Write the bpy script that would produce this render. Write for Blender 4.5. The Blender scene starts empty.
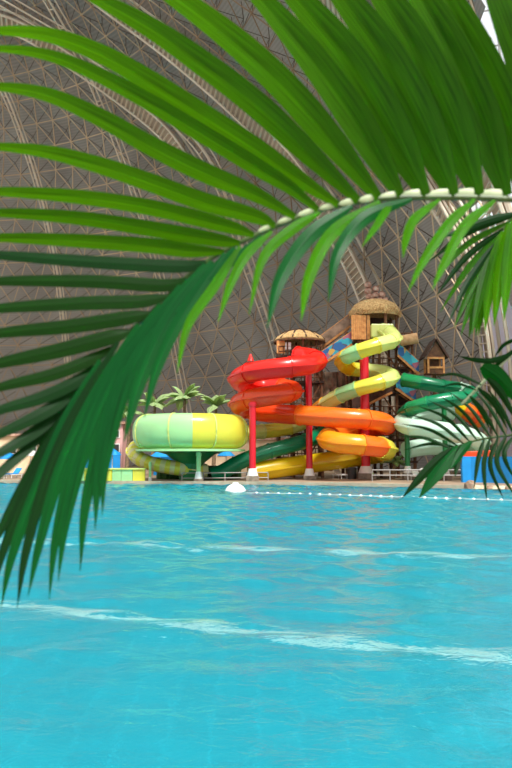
import bpy, bmesh, math, random
from mathutils import Vector, Matrix
random.seed(7)
sc = bpy.context.scene
COL = sc.collection
PI = math.pi
F = 700.0; HOR = 455.0; CAMZ = 2.5
TH = math.atan((HOR - 384.0) / F)
CT, ST = math.cos(TH), math.sin(TH)
CAM = Vector((0, 0, CAMZ))

def ray(px, py):
    cx = (px - 256.0) / F; cy = (384.0 - py) / F
    return Vector((cx, CT - cy * ST, ST + cy * CT))
def P(px, py, Y):
    d = ray(px, py); return CAM + d * (Y / d.y)
def onz(px, py, z=0.0):
    d = ray(px, py); return CAM + d * ((z - CAMZ) / d.z)
def proj(p):
    v = p - CAM
    f = v.y * CT + v.z * ST; u = -v.y * ST + v.z * CT
    if f < 0.1: return (-1e6, -1e6)
    return (256 + F * v.x / f, 384 - F * u / f)
def mpx(px, Y): return px * Y / F           # a length in metres from its size in the photograph

# ------------------------------------------------------------------ materials
def srgb(r, g, b):
    def f(c):
        c /= 255.0
        return c / 12.92 if c <= 0.04045 else ((c + 0.055) / 1.055) ** 2.4
    return (f(r), f(g), f(b), 1.0)
def new_mat(name):
    m = bpy.data.materials.new(name); m.use_nodes = True
    nt = m.node_tree; nt.nodes.clear()
    out = nt.nodes.new('ShaderNodeOutputMaterial')
    return m, nt, out
def node(nt, t, **kw):
    n = nt.nodes.new(t)
    for k, v in kw.items():
        if k in n.inputs.keys(): n.inputs[k].default_value = v
        else: setattr(n, k, v)
    return n
def ramp(nt, a, b, p0=0.3, p1=0.7):
    r = nt.nodes.new('ShaderNodeValToRGB')
    r.color_ramp.elements[0].color = a; r.color_ramp.elements[1].color = b
    r.color_ramp.elements[0].position = p0; r.color_ramp.elements[1].position = p1
    return r
def noisy(name, c0, c1, scale=4.0, rough=0.6, bump=0.0, detail=4.0, coat=0.0, trans=0.0, tcol=None, p0=0.3, p1=0.7):
    m, nt, out = new_mat(name); L = nt.links
    tc = node(nt, 'ShaderNodeTexCoord')
    nz = node(nt, 'ShaderNodeTexNoise', Scale=scale, Detail=detail)
    L.new(tc.outputs['Object'], nz.inputs['Vector'])
    r = ramp(nt, c0, c1, p0, p1); L.new(nz.outputs['Fac'], r.inputs['Fac'])
    b = node(nt, 'ShaderNodeBsdfPrincipled', Roughness=rough)
    b.inputs['Coat Weight'].default_value = coat
    L.new(r.outputs['Color'], b.inputs['Base Color'])
    if bump:
        bp = node(nt, 'ShaderNodeBump', Strength=bump, Distance=0.05)
        L.new(nz.outputs['Fac'], bp.inputs['Height']); L.new(bp.outputs['Normal'], b.inputs['Normal'])
    if trans:
        t = node(nt, 'ShaderNodeBsdfTranslucent', Color=tcol or c1)
        mx = node(nt, 'ShaderNodeMixShader', Fac=trans)
        L.new(b.outputs[0], mx.inputs[1]); L.new(t.outputs[0], mx.inputs[2]); L.new(mx.outputs[0], out.inputs['Surface'])
    else:
        L.new(b.outputs[0], out.inputs['Surface'])
    return m
def flat(name, c, rough=0.5, **kw):
    d = tuple(x * 0.88 for x in c[:3]) + (1,)
    return noisy(name, d, c, kw.pop('scale', 2.0), rough, **kw)
def plastic(name, r, g, b):
    return flat(name, srgb(r, g, b), 0.28, coat=0.25, trans=0.3, tcol=srgb(r, g, b), scale=0.6)

M = {}
M['red'] = plastic('red fibreglass', 244, 40, 28)
M['redorange'] = plastic('red orange fibreglass', 250, 86, 30)
M['orange'] = plastic('orange fibreglass', 255, 128, 32)
M['amber'] = plastic('amber fibreglass', 255, 176, 36)
M['yellow'] = plastic('yellow fibreglass', 246, 212, 24)
M['lemon'] = plastic('lemon fibreglass', 242, 236, 84)
M['lime'] = plastic('lime fibreglass', 234, 244, 150)
M['palegreen'] = plastic('pale green fibreglass', 184, 240, 172)
M['cream'] = plastic('cream fibreglass', 240, 232, 170)
M['dgreen'] = plastic('deep green fibreglass', 0, 140, 92)
M['mgreen'] = plastic('mid green fibreglass', 30, 160, 96)
M['mint'] = plastic('mint fibreglass', 216, 246, 228)
M['postred'] = flat('red painted steel', srgb(214, 22, 42), 0.35)
M['postgreen'] = flat('green painted steel', srgb(20, 120, 62), 0.35)
M['postlight'] = flat('pale green painted steel', srgb(160, 222, 150), 0.35)
M['white'] = flat('white paint', srgb(238, 238, 234), 0.45)
M['concrete'] = noisy('weathered concrete', srgb(104, 92, 82), srgb(150, 136, 120), 3, 0.85, 0.3)
M['deck'] = noisy('beige deck stone', srgb(122, 104, 86), srgb(158, 138, 114), 0.5, 0.8, 0.15)
M['coping'] = noisy('pale coping stone', srgb(158, 146, 126), srgb(186, 174, 152), 1.5, 0.7)
M['wood'] = noisy('brown timber', srgb(70, 44, 28), srgb(126, 84, 52), 3, 0.8, 0.2)
M['darkwood'] = noisy('dark brown timber', srgb(44, 30, 24), srgb(86, 56, 42), 3, 0.85, 0.2)
M['lightwood'] = noisy('honey timber', srgb(176, 110, 56), srgb(220, 158, 92), 3, 0.7, 0.2)
M['thatch'] = noisy('dry thatch', srgb(150, 112, 68), srgb(214, 180, 124), 6, 0.95, 0.8, 8)
M['ropefender'] = noisy('tan canvas', srgb(190, 140, 96), srgb(226, 186, 140), 2, 0.9)
M['rock'] = noisy('mottled painted rock', srgb(96, 78, 64), srgb(176, 146, 122), 1.2, 0.9, 0.6, 6)
M['clay'] = noisy('reddish brown clay', srgb(140, 96, 80), srgb(214, 176, 156), 2.5, 0.8, 0.3)
M['blue'] = flat('bright blue paint', srgb(10, 140, 214), 0.5)
M['pink'] = flat('pink plaster', srgb(226, 176, 172), 0.8)
M['beige'] = noisy('beige plaster', srgb(206, 176, 140), srgb(232, 210, 178), 0.6, 0.85)
M['steel'] = flat('brushed grey steel', srgb(150, 148, 145), 0.4)
M['dark'] = flat('dark grey plastic', srgb(50, 48, 46), 0.6)
M['fbeige'] = noisy('folded ochre cloth', srgb(214, 190, 120), srgb(240, 226, 170), 2, 0.8)
M['trunk'] = noisy('palm bark', srgb(96, 78, 60), srgb(150, 128, 98), 5, 0.9, 0.5)
M['lilac'] = noisy('pale lilac fabric wall', srgb(206, 196, 216), srgb(226, 218, 232), 0.05, 0.8)
M['lanetile'] = flat('pale aqua lane tiles', srgb(176, 224, 226), 0.4)
M['hedge'] = noisy('dark hedge leaves', srgb(20, 60, 24), srgb(70, 116, 50), 6, 0.8, 0.8, 6)

def mural_mat():
    m, nt, out = new_mat('painted mural'); L = nt.links
    tc = node(nt, 'ShaderNodeTexCoord')
    v = node(nt, 'ShaderNodeTexVoronoi', Scale=1.6)
    L.new(tc.outputs['Object'], v.inputs['Vector'])
    r = nt.nodes.new('ShaderNodeValToRGB'); e = r.color_ramp
    e.interpolation = 'CONSTANT'
    cols = [(0, 40, 150, 175), (0.25, 30, 90, 150), (0.45, 60, 180, 190), (0.6, 160, 90, 110), (0.72, 190, 150, 70), (0.85, 80, 70, 90)]
    e.elements[0].position = 0; e.elements[0].color = srgb(*cols[0][1:])
    e.elements[1].position = cols[1][0]; e.elements[1].color = srgb(*cols[1][1:])
    for c in cols[2:]:
        k = e.elements.new(c[0]); k.color = srgb(*c[1:])
    sp = node(nt, 'ShaderNodeSeparateColor'); L.new(v.outputs['Color'], sp.inputs[0])
    L.new(sp.outputs[0], r.inputs['Fac'])
    b = node(nt, 'ShaderNodeBsdfPrincipled', Roughness=0.6)
    L.new(r.outputs[0], b.inputs['Base Color']); L.new(b.outputs[0], out.inputs['Surface'])
    return m
M['mural'] = mural_mat()

def leaf_mat(name, dark, light, tcol, trans, rough=0.38):
    m, nt, out = new_mat(name); L = nt.links
    uv = node(nt, 'ShaderNodeUVMap')
    mp = node(nt, 'ShaderNodeMapping'); mp.inputs['Scale'].default_value = (9, 0.35, 1)
    L.new(uv.outputs[0], mp.inputs['Vector'])
    nz = node(nt, 'ShaderNodeTexNoise', Scale=2.2, Detail=3.0); L.new(mp.outputs[0], nz.inputs['Vector'])
    r = ramp(nt, dark, light, 0.3, 0.72); L.new(nz.outputs['Fac'], r.inputs['Fac'])
    b = node(nt, 'ShaderNodeBsdfPrincipled', Roughness=rough); b.inputs['Specular IOR Level'].default_value = 0.14
    L.new(r.outputs[0], b.inputs['Base Color'])
    t = node(nt, 'ShaderNodeBsdfTranslucent'); 
    mt = node(nt, 'ShaderNodeMix', data_type='RGBA', blend_type='MULTIPLY'); mt.inputs[0].default_value = 0.5
    r2 = ramp(nt, tuple(x * 0.55 for x in tcol[:3]) + (1,), tcol, 0.3, 0.72); L.new(nz.outputs['Fac'], r2.inputs['Fac'])
    L.new(r2.outputs[0], t.inputs['Color'])
    mx = node(nt, 'ShaderNodeMixShader', Fac=trans)
    L.new(b.outputs[0], mx.inputs[1]); L.new(t.outputs[0], mx.inputs[2]); L.new(mx.outputs[0], out.inputs['Surface'])
    return m
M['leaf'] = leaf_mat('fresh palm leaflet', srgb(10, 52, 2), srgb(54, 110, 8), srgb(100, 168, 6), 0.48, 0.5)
M['leaf_shade'] = leaf_mat('shade-darkened palm leaflet', srgb(4, 30, 2), srgb(18, 62, 6), srgb(40, 96, 0), 0.32, 0.5)  # the leaf green darkened, shade painted into the lower left leaflets
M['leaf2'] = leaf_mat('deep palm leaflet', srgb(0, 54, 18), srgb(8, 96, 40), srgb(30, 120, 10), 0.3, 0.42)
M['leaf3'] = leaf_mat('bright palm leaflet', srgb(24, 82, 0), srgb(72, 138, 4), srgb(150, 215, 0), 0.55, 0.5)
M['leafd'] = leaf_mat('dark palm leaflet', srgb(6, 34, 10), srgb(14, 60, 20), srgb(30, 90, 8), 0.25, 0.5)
M['palmleaf'] = leaf_mat('pale garden palm leaf', srgb(110, 144, 84), srgb(190, 210, 156), srgb(160, 200, 90), 0.3, 0.5)
M['rachis'] = noisy('palm midrib', srgb(40, 66, 24), srgb(78, 104, 44), 30, 0.5)
M['sheath'] = noisy('pale leaf base', srgb(150, 168, 126), srgb(190, 202, 166), 30, 0.5)

# ------------------------------------------------------------------ mesh helper
ORG = {}
def tag(o, label=None, cat=None, group=None, kind=None):
    if label: o['label'] = label
    if cat: o['category'] = cat
    if group: o['group'] = group
    if kind: o['kind'] = kind
    return o
def thing(name, label, cat, loc, group=None):
    o = bpy.data.objects.new(name, None); COL.objects.link(o)
    o.empty_display_size = 0.3; o.location = loc; ORG[o] = Vector(loc)
    return tag(o, label, cat, group)
class MB:
    def __init__(s): s.v = []; s.f = []; s.uv = None; s.mi = []; s.cur = 0
    def add(s, vs, fs):
        n = len(s.v); s.v += [Vector(v) for v in vs]
        for f in fs: s.f.append([i + n for i in f]); s.mi.append(s.cur)
        return s
    def box(s, c, size, rz=0.0, M3=None):
        R = M3 or Matrix.Rotation(rz, 3, 'Z'); c = Vector(c)
        h = [x / 2 for x in size]
        vs = [c + R @ Vector((sx * h[0], sy * h[1], sz * h[2])) for sx in (-1, 1) for sy in (-1, 1) for sz in (-1, 1)]
        return s.add(vs, [(0, 1, 3, 2), (4, 6, 7, 5), (0, 4, 5, 1), (2, 3, 7, 6), (0, 2, 6, 4), (1, 5, 7, 3)])
    def bar(s, a, b, w, h=None):
        a, b = Vector(a), Vector(b); h = h or w
        T = (b - a); L = T.length; T.normalize()
        up = Vector((0, 0, 1)) if abs(T.z) < 0.95 else Vector((0, 1, 0))
        S = T.cross(up).normalized(); U = S.cross(T)
        vs = []
        for p in (a, b):
            for i, j in ((-1, -1), (1, -1), (1, 1), (-1, 1)): vs.append(p + S * i * w / 2 + U * j * h / 2)
        return s.add(vs, [(0, 3, 2, 1), (4, 5, 6, 7), (0, 1, 5, 4), (1, 2, 6, 5), (2, 3, 7, 6), (3, 0, 4, 7)])
    def cyl(s, a, b, r0, r1=None, n=12, caps=True):
        a, b = Vector(a), Vector(b); r1 = r0 if r1 is None else r1
        T = (b - a).normalized()
        up = Vector((0, 0, 1)) if abs(T.z) < 0.95 else Vector((0, 1, 0))
        S = T.cross(up).normalized(); U = S.cross(T)
        vs = []
        for p, r in ((a, r0), (b, r1)):
            for k in range(n):
                t = 2 * PI * k / n; vs.append(p + (S * math.cos(t) + U * math.sin(t)) * r)
        fs = [(k, (k + 1) % n, n + (k + 1) % n, n + k) for k in range(n)]
        if caps: fs += [tuple(range(n - 1, -1, -1)), tuple(range(n, 2 * n))]
        return s.add(vs, fs)
    def lathe(s, c, prof, n=32, a0=0.0, a1=2 * PI, sx=1.0, sy=1.0):
        c = Vector(c); full = abs(a1 - a0 - 2 * PI) < 1e-6
        m = n if full else n + 1; k = len(prof); vs = []
        for i in range(m):
            t = a0 + (a1 - a0) * i / n
            for r, z in prof: vs.append(c + Vector((r * math.cos(t) * sx, r * math.sin(t) * sy, z)))
        fs = []
        for i in range(n):
            j = (i + 1) % m
            for q in range(k - 1): fs.append((i * k + q, j * k + q, j * k + q + 1, i * k + q + 1))
        return s.add(vs, fs)
    def sweep(s, pts, prof, caps=True, scale=None):
        n = len(prof); vs = []; N = len(pts)
        for i, p in enumerate(pts):
            T = (pts[min(i + 1, N - 1)] - pts[max(i - 1, 0)]).normalized()
            S = T.cross(Vector((0, 0, 1)))
            if S.length < 1e-3: S = Vector((1, 0, 0))
            S.normalize(); U = S.cross(T)
            k = scale[i] if scale else 1.0
            for a, b in prof: vs.append(p + S * a * k + U * b * k)
        fs = []
        for i in range(N - 1):
            for q in range(n):
                fs.append((i * n + q, i * n + (q + 1) % n, (i + 1) * n + (q + 1) % n, (i + 1) * n + q))
        if caps: fs += [tuple(range(n - 1, -1, -1)), tuple(range((N - 1) * n, N * n))]
        return s.add(vs, fs)
    def sphere(s, c, r, n=10, m=6, sz=1.0):
        prof = [(max(1e-4, r * math.sin(PI * i / m)), -r * sz * math.cos(PI * i / m)) for i in range(m + 1)]
        return s.lathe(c, prof, n)
    def build(s, name, mat, parent=None, smooth=False, origin=None, bevel=0.0):
        if parent is not None: org = ORG[parent]
        elif origin is not None: org = Vector(origin)
        else:
            xs = [v.x for v in s.v]; ys = [v.y for v in s.v]; zs = [v.z for v in s.v]
            org = Vector(((min(xs) + max(xs)) / 2, (min(ys) + max(ys)) / 2, min(zs)))
        me = bpy.data.meshes.new(name)
        me.from_pydata([v - org for v in s.v], [], s.f)
        mats = mat if isinstance(mat, (list, tuple)) else [mat]
        for mm in mats: me.materials.append(mm)
        if len(mats) > 1: me.polygons.foreach_set('material_index', s.mi)
        if s.uv:
            ul = me.uv_layers.new(name='UVMap')
            for lp in me.loops: ul.data[lp.index].uv = s.uv[lp.vertex_index]
        bm = bmesh.new(); bm.from_mesh(me); bmesh.ops.recalc_face_normals(bm, faces=bm.faces); bm.to_mesh(me); bm.free()
        if smooth:
            me.polygons.foreach_set('use_smooth', [True] * len(me.polygons))
            me.set_sharp_from_angle(angle=math.radians(40))
        o = bpy.data.objects.new(name, me); COL.objects.link(o)
        if parent is not None: o.parent = parent
        else: o.location = org
        ORG[o] = org
        if bevel:
            b = o.modifiers.new('bevel', 'BEVEL'); b.width = bevel; b.segments = 2
        return o
def struct(mb, name, mat, **kw):
    return tag(mb.build(name, mat, **kw), kind='structure')
def catmull(pts, per=10):
    pts = [Vector(p) for p in pts]
    q = [pts[0] * 2 - pts[1]] + pts + [pts[-1] * 2 - pts[-2]]
    out = []
    for i in range(1, len(q) - 2):
        a, b, c, d = q[i - 1], q[i], q[i + 1], q[i + 2]
        for k in range(per):
            t = k / per
            out.append(0.5 * ((2 * b) + (c - a) * t + (2 * a - 5 * b + 4 * c - d) * t * t + (3 * b - a - 3 * c + d) * t ** 3))
    out.append(pts[-1]); return out
def copy_tree(o, parent=None):
    c = o.copy(); COL.objects.link(c)
    if parent is not None: c.parent = parent
    for ch in list(o.children): copy_tree(ch, c)
    return c

# ------------------------------------------------------------------ camera
cd = bpy.data.cameras.new('camera'); cam = bpy.data.objects.new('camera', cd); COL.objects.link(cam)
cam.location = CAM; cam.rotation_euler = (PI / 2 + TH, 0, 0)
cd.sensor_fit = 'VERTICAL'; cd.sensor_height = 36; cd.lens = 36 * F / 768
cd.clip_start = 0.05; cd.clip_end = 600
cd.dof.use_dof = True; cd.dof.focus_distance = 55; cd.dof.aperture_fstop = 6.3
sc.camera = cam

# ------------------------------------------------------------------ the hall: shell, space frame, arches
SC = Vector((-60, 65, 0)); SR = 86.0
def sph(az, el, r=SR):
    return SC + Vector((math.cos(el) * math.cos(az), math.cos(el) * math.sin(az), math.sin(el))) * r
def onsph(px, py, r=SR):
    d = ray(px, py).normalized(); oc = CAM - SC
    b = d.dot(oc); c = oc.length_squared - r * r; disc = b * b - c
    if disc < 0: disc = 0
    return CAM + d * (-b + math.sqrt(disc))
def far_side(p): return (p - SC).dot(p - CAM) > 0
def inview(p, m=60):
    x, y = proj(p)
    return -m < x < 512 + m and -m < y < 500 and far_side(p)

def corrugated():
    m, nt, out = new_mat('grey corrugated shell'); L = nt.links
    tc = node(nt, 'ShaderNodeTexCoord')
    sep = node(nt, 'ShaderNodeSeparateXYZ'); L.new(tc.outputs['Object'], sep.inputs[0])
    ma = node(nt, 'ShaderNodeMath', operation='MULTIPLY'); ma.inputs[1].default_value = 17.0; L.new(sep.outputs['Z'], ma.inputs[0])
    sn = node(nt, 'ShaderNodeMath', operation='SINE'); L.new(ma.outputs[0], sn.inputs[0])
    nz = node(nt, 'ShaderNodeTexNoise', Scale=0.12, Detail=3.0); L.new(tc.outputs['Object'], nz.inputs['Vector'])
    ad = node(nt, 'ShaderNodeMath', operation='MULTIPLY_ADD'); ad.inputs[1].default_value = 0.12; L.new(sn.outputs[0], ad.inputs[0]); L.new(nz.outputs['Fac'], ad.inputs[2])
    r = ramp(nt, srgb(136, 133, 129), srgb(164, 160, 154), 0.25, 0.75); L.new(ad.outputs[0], r.inputs['Fac'])
    b = node(nt, 'ShaderNodeBsdfPrincipled', Roughness=0.8); L.new(r.outputs[0], b.inputs['Base Color'])
    L.new(b.outputs[0], out.inputs['Surface'])
    return m
M['shell'] = corrugated()
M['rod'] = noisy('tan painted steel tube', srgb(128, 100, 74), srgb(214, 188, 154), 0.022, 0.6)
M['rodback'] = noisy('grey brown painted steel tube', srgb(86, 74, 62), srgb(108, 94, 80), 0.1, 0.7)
M['arch'] = noisy('pale beige arch truss', srgb(196, 180, 158), srgb(226, 212, 192), 0.2, 0.6)
M['archdark'] = noisy('dark arch cladding', srgb(156, 140, 122), srgb(180, 164, 144), 0.2, 0.7)

# outer shell
mb = MB(); da = math.radians(1.5); ids = {}
SHR = SR + 4.0
for i in range(-14, 86):
    for j in range(0, 54):
        q = [sph(i * da, j * da, SHR), sph((i + 1) * da, j * da, SHR), sph((i + 1) * da, (j + 1) * da, SHR), sph(i * da, (j + 1) * da, SHR)]
        if not any(inview(p, 60) for p in q): continue
        x, y = proj(q[0])
        # the glazed opening in the upper right is left out of the shell
        if x > 486 and y < 235: continue
        fi = []
        for k, p in zip(((i, j), (i + 1, j), (i + 1, j + 1), (i, j + 1)), q):
            if k not in ids: ids[k] = len(mb.v); mb.v.append(p)
            fi.append(ids[k])
        mb.f.append(fi); mb.mi.append(0)
struct(mb, 'ceiling', M['shell'], smooth=True, origin=SC)

def lattice(name, mat, r, rad, L, jit, nodes):
    mb = MB(); a = L / SR; b = L * 0.866 / SR
    def pt(i, j): return sph((i + 0.5 * (j % 2) + jit) * a, (j + jit) * b, r)
    n0 = int(-0.3 / a); n1 = int(2.3 / a)
    for i in range(n0, n1):
        for j in range(0, int(1.4 / b)):
            p = pt(i, j)
            if not inview(p, 80): continue
            x, y = proj(p)
            if x > 492: continue
            d = 0 if j % 2 == 0 else 1
            for q in (pt(i + 1, j), pt(i + d, j + 1), pt(i + d - 1, j + 1)):
                if proj(q)[0] > 492: continue
                mb.cyl(p, q, rad, n=4, caps=False)
            if nodes: mb.sphere(p, rad * 2.6, 6, 4)
    return struct(mb, name, mat, origin=SC)
lattice('trim_1', M['rod'], SR, 0.09, 5.0, 0.0, True)

def web(name, mat, rad, L):
    # the inner layer of the space frame: struts from each node out to the middles of its triangles
    mb = MB(); a = L / SR; b = L * 0.866 / SR
    def pt(i, j): return sph((i + 0.5 * (j % 2)) * a, j * b, SR)
    for i in range(int(-.3 / a), int(2.3 / a)):
        for j in range(0, int(1.4 / b)):
            p = pt(i, j)
            if not inview(p, 40) or proj(p)[0] > 480: continue
            d = 0 if j % 2 == 0 else 1
            q, u, v = pt(i + 1, j), pt(i + d, j + 1), pt(i + d - 1, j + 1)
            c = SC + ((p + q + u) / 3 - SC).normalized() * (SR + 2.6)
            for w_ in (p, q, u): mb.cyl(w_, c, rad, n=4, caps=False)
            c2 = SC + ((p + u + v) / 3 - SC).normalized() * (SR + 2.6)
            mb.cyl(c, c2, rad, n=4, caps=False)
    return struct(mb, name, mat, origin=SC)
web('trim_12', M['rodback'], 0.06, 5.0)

def arch(name, pix, w, ladder, depth=2.0, r=SR - 1.6, mat=None):
    pts = catmull([onsph(x, y, r) for x, y in pix], 14)
    mb = MB(); prev = None
    for i in range(len(pts)):
        T = (pts[min(i + 1, len(pts) - 1)] - pts[max(i - 1, 0)]).normalized()
        N = (pts[i] - SC).normalized(); S = T.cross(N).normalized()
        prev_ = (pts[i] - S * w / 2, pts[i] + S * w / 2, pts[i] - S * w / 2 + N * depth, pts[i] + S * w / 2 + N * depth)
        if prev:
            for k in range(4): mb.cyl(prev[k], prev_[k], 0.2 if ladder else 0.13, n=5, caps=False)
        prev = prev_
    if ladder:
        vs = []; fs = []
        for i, p in enumerate(pts):
            T = (pts[min(i + 1, len(pts) - 1)] - pts[max(i - 1, 0)]).normalized(); N = (p - SC).normalized(); S = T.cross(N).normalized()
            for a_, d_ in ((-.5, .35), (.5, .35), (.5, .6), (-.5, .6)): vs.append(p + S * w * a_ + N * d_)
        for i in range(len(pts) - 1):
            for q in range(4): fs.append((i * 4 + q, i * 4 + (q + 1) % 4, i * 4 + 4 + (q + 1) % 4, i * 4 + 4 + q))
        mb.cur = 1; mb.add(vs, fs); mb.cur = 0
    # rungs at even spacing
    acc = 0.0; step = 0.85 if ladder else 3.0
    for i in range(1, len(pts)):
        seg = (pts[i] - pts[i - 1]); l = seg.length; t = step - acc
        while t < l:
            p = pts[i - 1] + seg * (t / l); N = (p - SC).normalized(); S = seg.normalized().cross(N).normalized()
            mb.bar(p - S * w / 2, p + S * w / 2, 0.28 if ladder else 0.12, 0.12)
            t += step
        acc = l - (t - step) if t >= step else acc + l
    return struct(mb, name, [mat or M['arch'], M['archdark']] if ladder else (mat or M['arch']), origin=SC)
arch('trim_2', [(60, -40), (95, -5), (170, 52), (245, 118), (300, 178), (345, 255), (367, 306), (384, 380), (390, 440)], 3.0, True)
arch('trim_3', [(-40, -20), (0, 2), (100, 62), (165, 115), (210, 168), (245, 265), (275, 352), (290, 440)], 1.3, False, 1.5)
arch('trim_4', [(40, -10), (62, 28), (85, 70), (120, 155), (155, 265), (180, 385), (190, 440)], 1.0, False, 1.2)
arch('trim_5', [(-25, 45), (3, 92), (22, 140), (38, 190), (48, 232), (60, 300), (72, 420)], 0.8, False, 1.0)
arch('trim_6', [(250, -60), (330, 0), (400, 62), (458, 135), (482, 178), (503, 235)], 3.4, True)
arch('trim_7', [(290, 10), (350, 70), (405, 155), (439, 211), (468, 268), (483, 335), (489, 400), (491, 470)], 2.0, True)
arch('trim_8', [(-40, 10), (20, 30), (60, 55), (110, 90), (160, 130), (190, 170)], 2.6, True, 1.5)

# right-hand fabric wall, from the end of the shell forward
mb = MB(); n = 16
base = []
for k in range(n + 1):
    t = k / n; px = 487 + 160 * t; Y = 76 - 8 * t
    base.append((P(px, 480, Y)))
top = [Vector((b.x, b.y, 2.5 + (455 - 225) / F * b.y + (0 if k else 0))) for k, b in enumerate(base)]
vs = [Vector((b.x, b.y, 0.0)) for b in base] + top + [Vector((b.x + 0.5, b.y + 0.3, 0.0)) for b in base] + [v + Vector((0.5, 0.3, 0)) for v in top]
m1 = n + 1
fs = []
for k in range(n):
    fs += [(k, k + 1, m1 + k + 1, m1 + k), (2 * m1 + k + 1, 2 * m1 + k, 3 * m1 + k, 3 * m1 + k + 1), (m1 + k, m1 + k + 1, 3 * m1 + k + 1, 3 * m1 + k)]
mb.add(vs, fs); struct(mb, 'wall_right', M['lilac'], smooth=True)
# glazing bars above that wall
mb = MB()
for k in range(0, n + 1, 2):
    b = top[k]; mb.bar(b, b + Vector((-2.0, 0, 34)), 0.18)
for q in range(1, 8):
    for k in range(0, n): mb.bar(top[k] + Vector((-2.0 * q / 8, 0, 34 * q / 8)), top[k + 1] + Vector((-2.0 * q / 8, 0, 34 * q / 8)), 0.14)
struct(mb, 'window_1', M['steel'])
m_, nt_, out_ = new_mat('daylit frosted glazing'); g_ = node(nt_, 'ShaderNodeEmission', Strength=0.95); g_.inputs['Color'].default_value = (.93, .96, 1, 1); nt_.links.new(g_.outputs[0], out_.inputs[0]); M['glass'] = m_
mb = MB()
for k in range(n):
    o0, o1 = top[k] + Vector((.15, .3, 0)), top[k + 1] + Vector((.15, .3, 0)); u_ = Vector((-2.0, 0, 34))
    mb.add([o0, o1, o1 + u_, o0 + u_], [(0, 1, 2, 3)])
struct(mb, 'window_2', M['glass'])

# ------------------------------------------------------------------ pool
EDGE = [(-160, 482.5), (0, 483), (130, 484), (250, 484.6), (350, 486), (430, 488), (512, 489.8), (640, 492)]
edge = [onz(x, y) for x, y in EDGE]
DZ = 0.25
# deck behind the pool
mb = MB(); k = len(edge)
far = [Vector((-170, 175, DZ)), Vector((90, 175, DZ))]
e_top = [Vector((p.x, p.y + 0.5, DZ)) for p in edge]
L0 = Vector((-170, edge[0].y + 0.5, DZ)); R0 = Vector((90, edge[-1].y + 0.5, DZ))
poly = [L0] + e_top + [R0, far[1], far[0]]
mb.add(poly + [v + Vector((0, 0, -0.3)) for v in poly], [tuple(range(len(poly)))] + [(i, (i + 1) % len(poly), len(poly) + (i + 1) % len(poly), len(poly) + i) for i in range(len(poly))])
struct(mb, 'floor', M['deck'])
mb = MB()
pr = [(-0.28, -0.25), (0.28, -0.25), (0.28, 0.26), (-0.28, 0.26)]
mb.sweep([L0 + Vector((0, -0.25, 0))] + [Vector((p.x, p.y + 0.25, 0.0)) for p in edge] + [Vector((R0.x, R0.y - 0.25, 0))], pr)
struct(mb, 'trim_9', M['coping'])
# basin
DEP = -1.35
def pool_mat():
    m, nt, out = new_mat('turquoise pool tiles'); L = nt.links
    tc = node(nt, 'ShaderNodeTexCoord')
    br = node(nt, 'ShaderNodeTexBrick', Scale=1.0)
    br.inputs['Color1'].default_value = srgb(0, 156, 178); br.inputs['Color2'].default_value = srgb(0, 162, 183); br.inputs['Mortar'].default_value = srgb(24, 178, 198)
    br.inputs['Mortar Size'].default_value = 0.012; br.offset = 0.0
    L.new(tc.outputs['Object'], br.inputs['Vector'])
    b = node(nt, 'ShaderNodeBsdfPrincipled', Roughness=0.5); L.new(br.outputs[0], b.inputs['Base Color'])
    L.new(b.outputs[0], out.inputs['Surface']); return m
M['pool'] = pool_mat()
NEAR = 1.2
rim = [Vector((-170, NEAR, 0)), Vector((90, NEAR, 0)), Vector((90, R0.y, 0))] + list(reversed([Vector((p.x, p.y + 0.1, 0)) for p in edge])) + [Vector((-170, L0.y, 0))]
kk = len(rim)
mb = MB(); mb.add([Vector((p.x, p.y, 0.05)) for p in rim] + [Vector((p.x, p.y, DEP)) for p in rim], [tuple(range(kk, 2 * kk))] + [(i, (i + 1) % kk, kk + (i + 1) % kk, kk + i) for i in range(kk)])
struct(mb, 'pool_floor', M['pool'], origin=(0, 30, DEP))
def floorpt(px, py):
    w = onz(px, py); d = (w - CAM).normalized()
    h = math.hypot(d.x, d.y); sr = h / 1.25; tan = sr / math.sqrt(1 - sr * sr)
    u = Vector((d.x / h, d.y / h, 0)); return w + u * tan * (-DEP) + Vector((0, 0, DEP + 0.015))
def lane(name, a, b, w):
    A, B = floorpt(*a), floorpt(*b); T = (B - A).normalized(); A = A - T * 12; B = B + T * 8
    S = Vector((-T.y, T.x, 0)); mb = MB()
    mb.box((A + B) / 2, ((B - A).length, w, 0.02), M3=Matrix((T, S, Vector((0, 0, 1)))).transposed())
    return struct(mb, name, M['lanetile'])
lane('trim_10', (20, 605), (512, 658), 0.36)
A, B = floorpt(220, 546), floorpt(512, 556)
lane('trim_11', (220, 546), (512, 556), 0.55)

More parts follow.
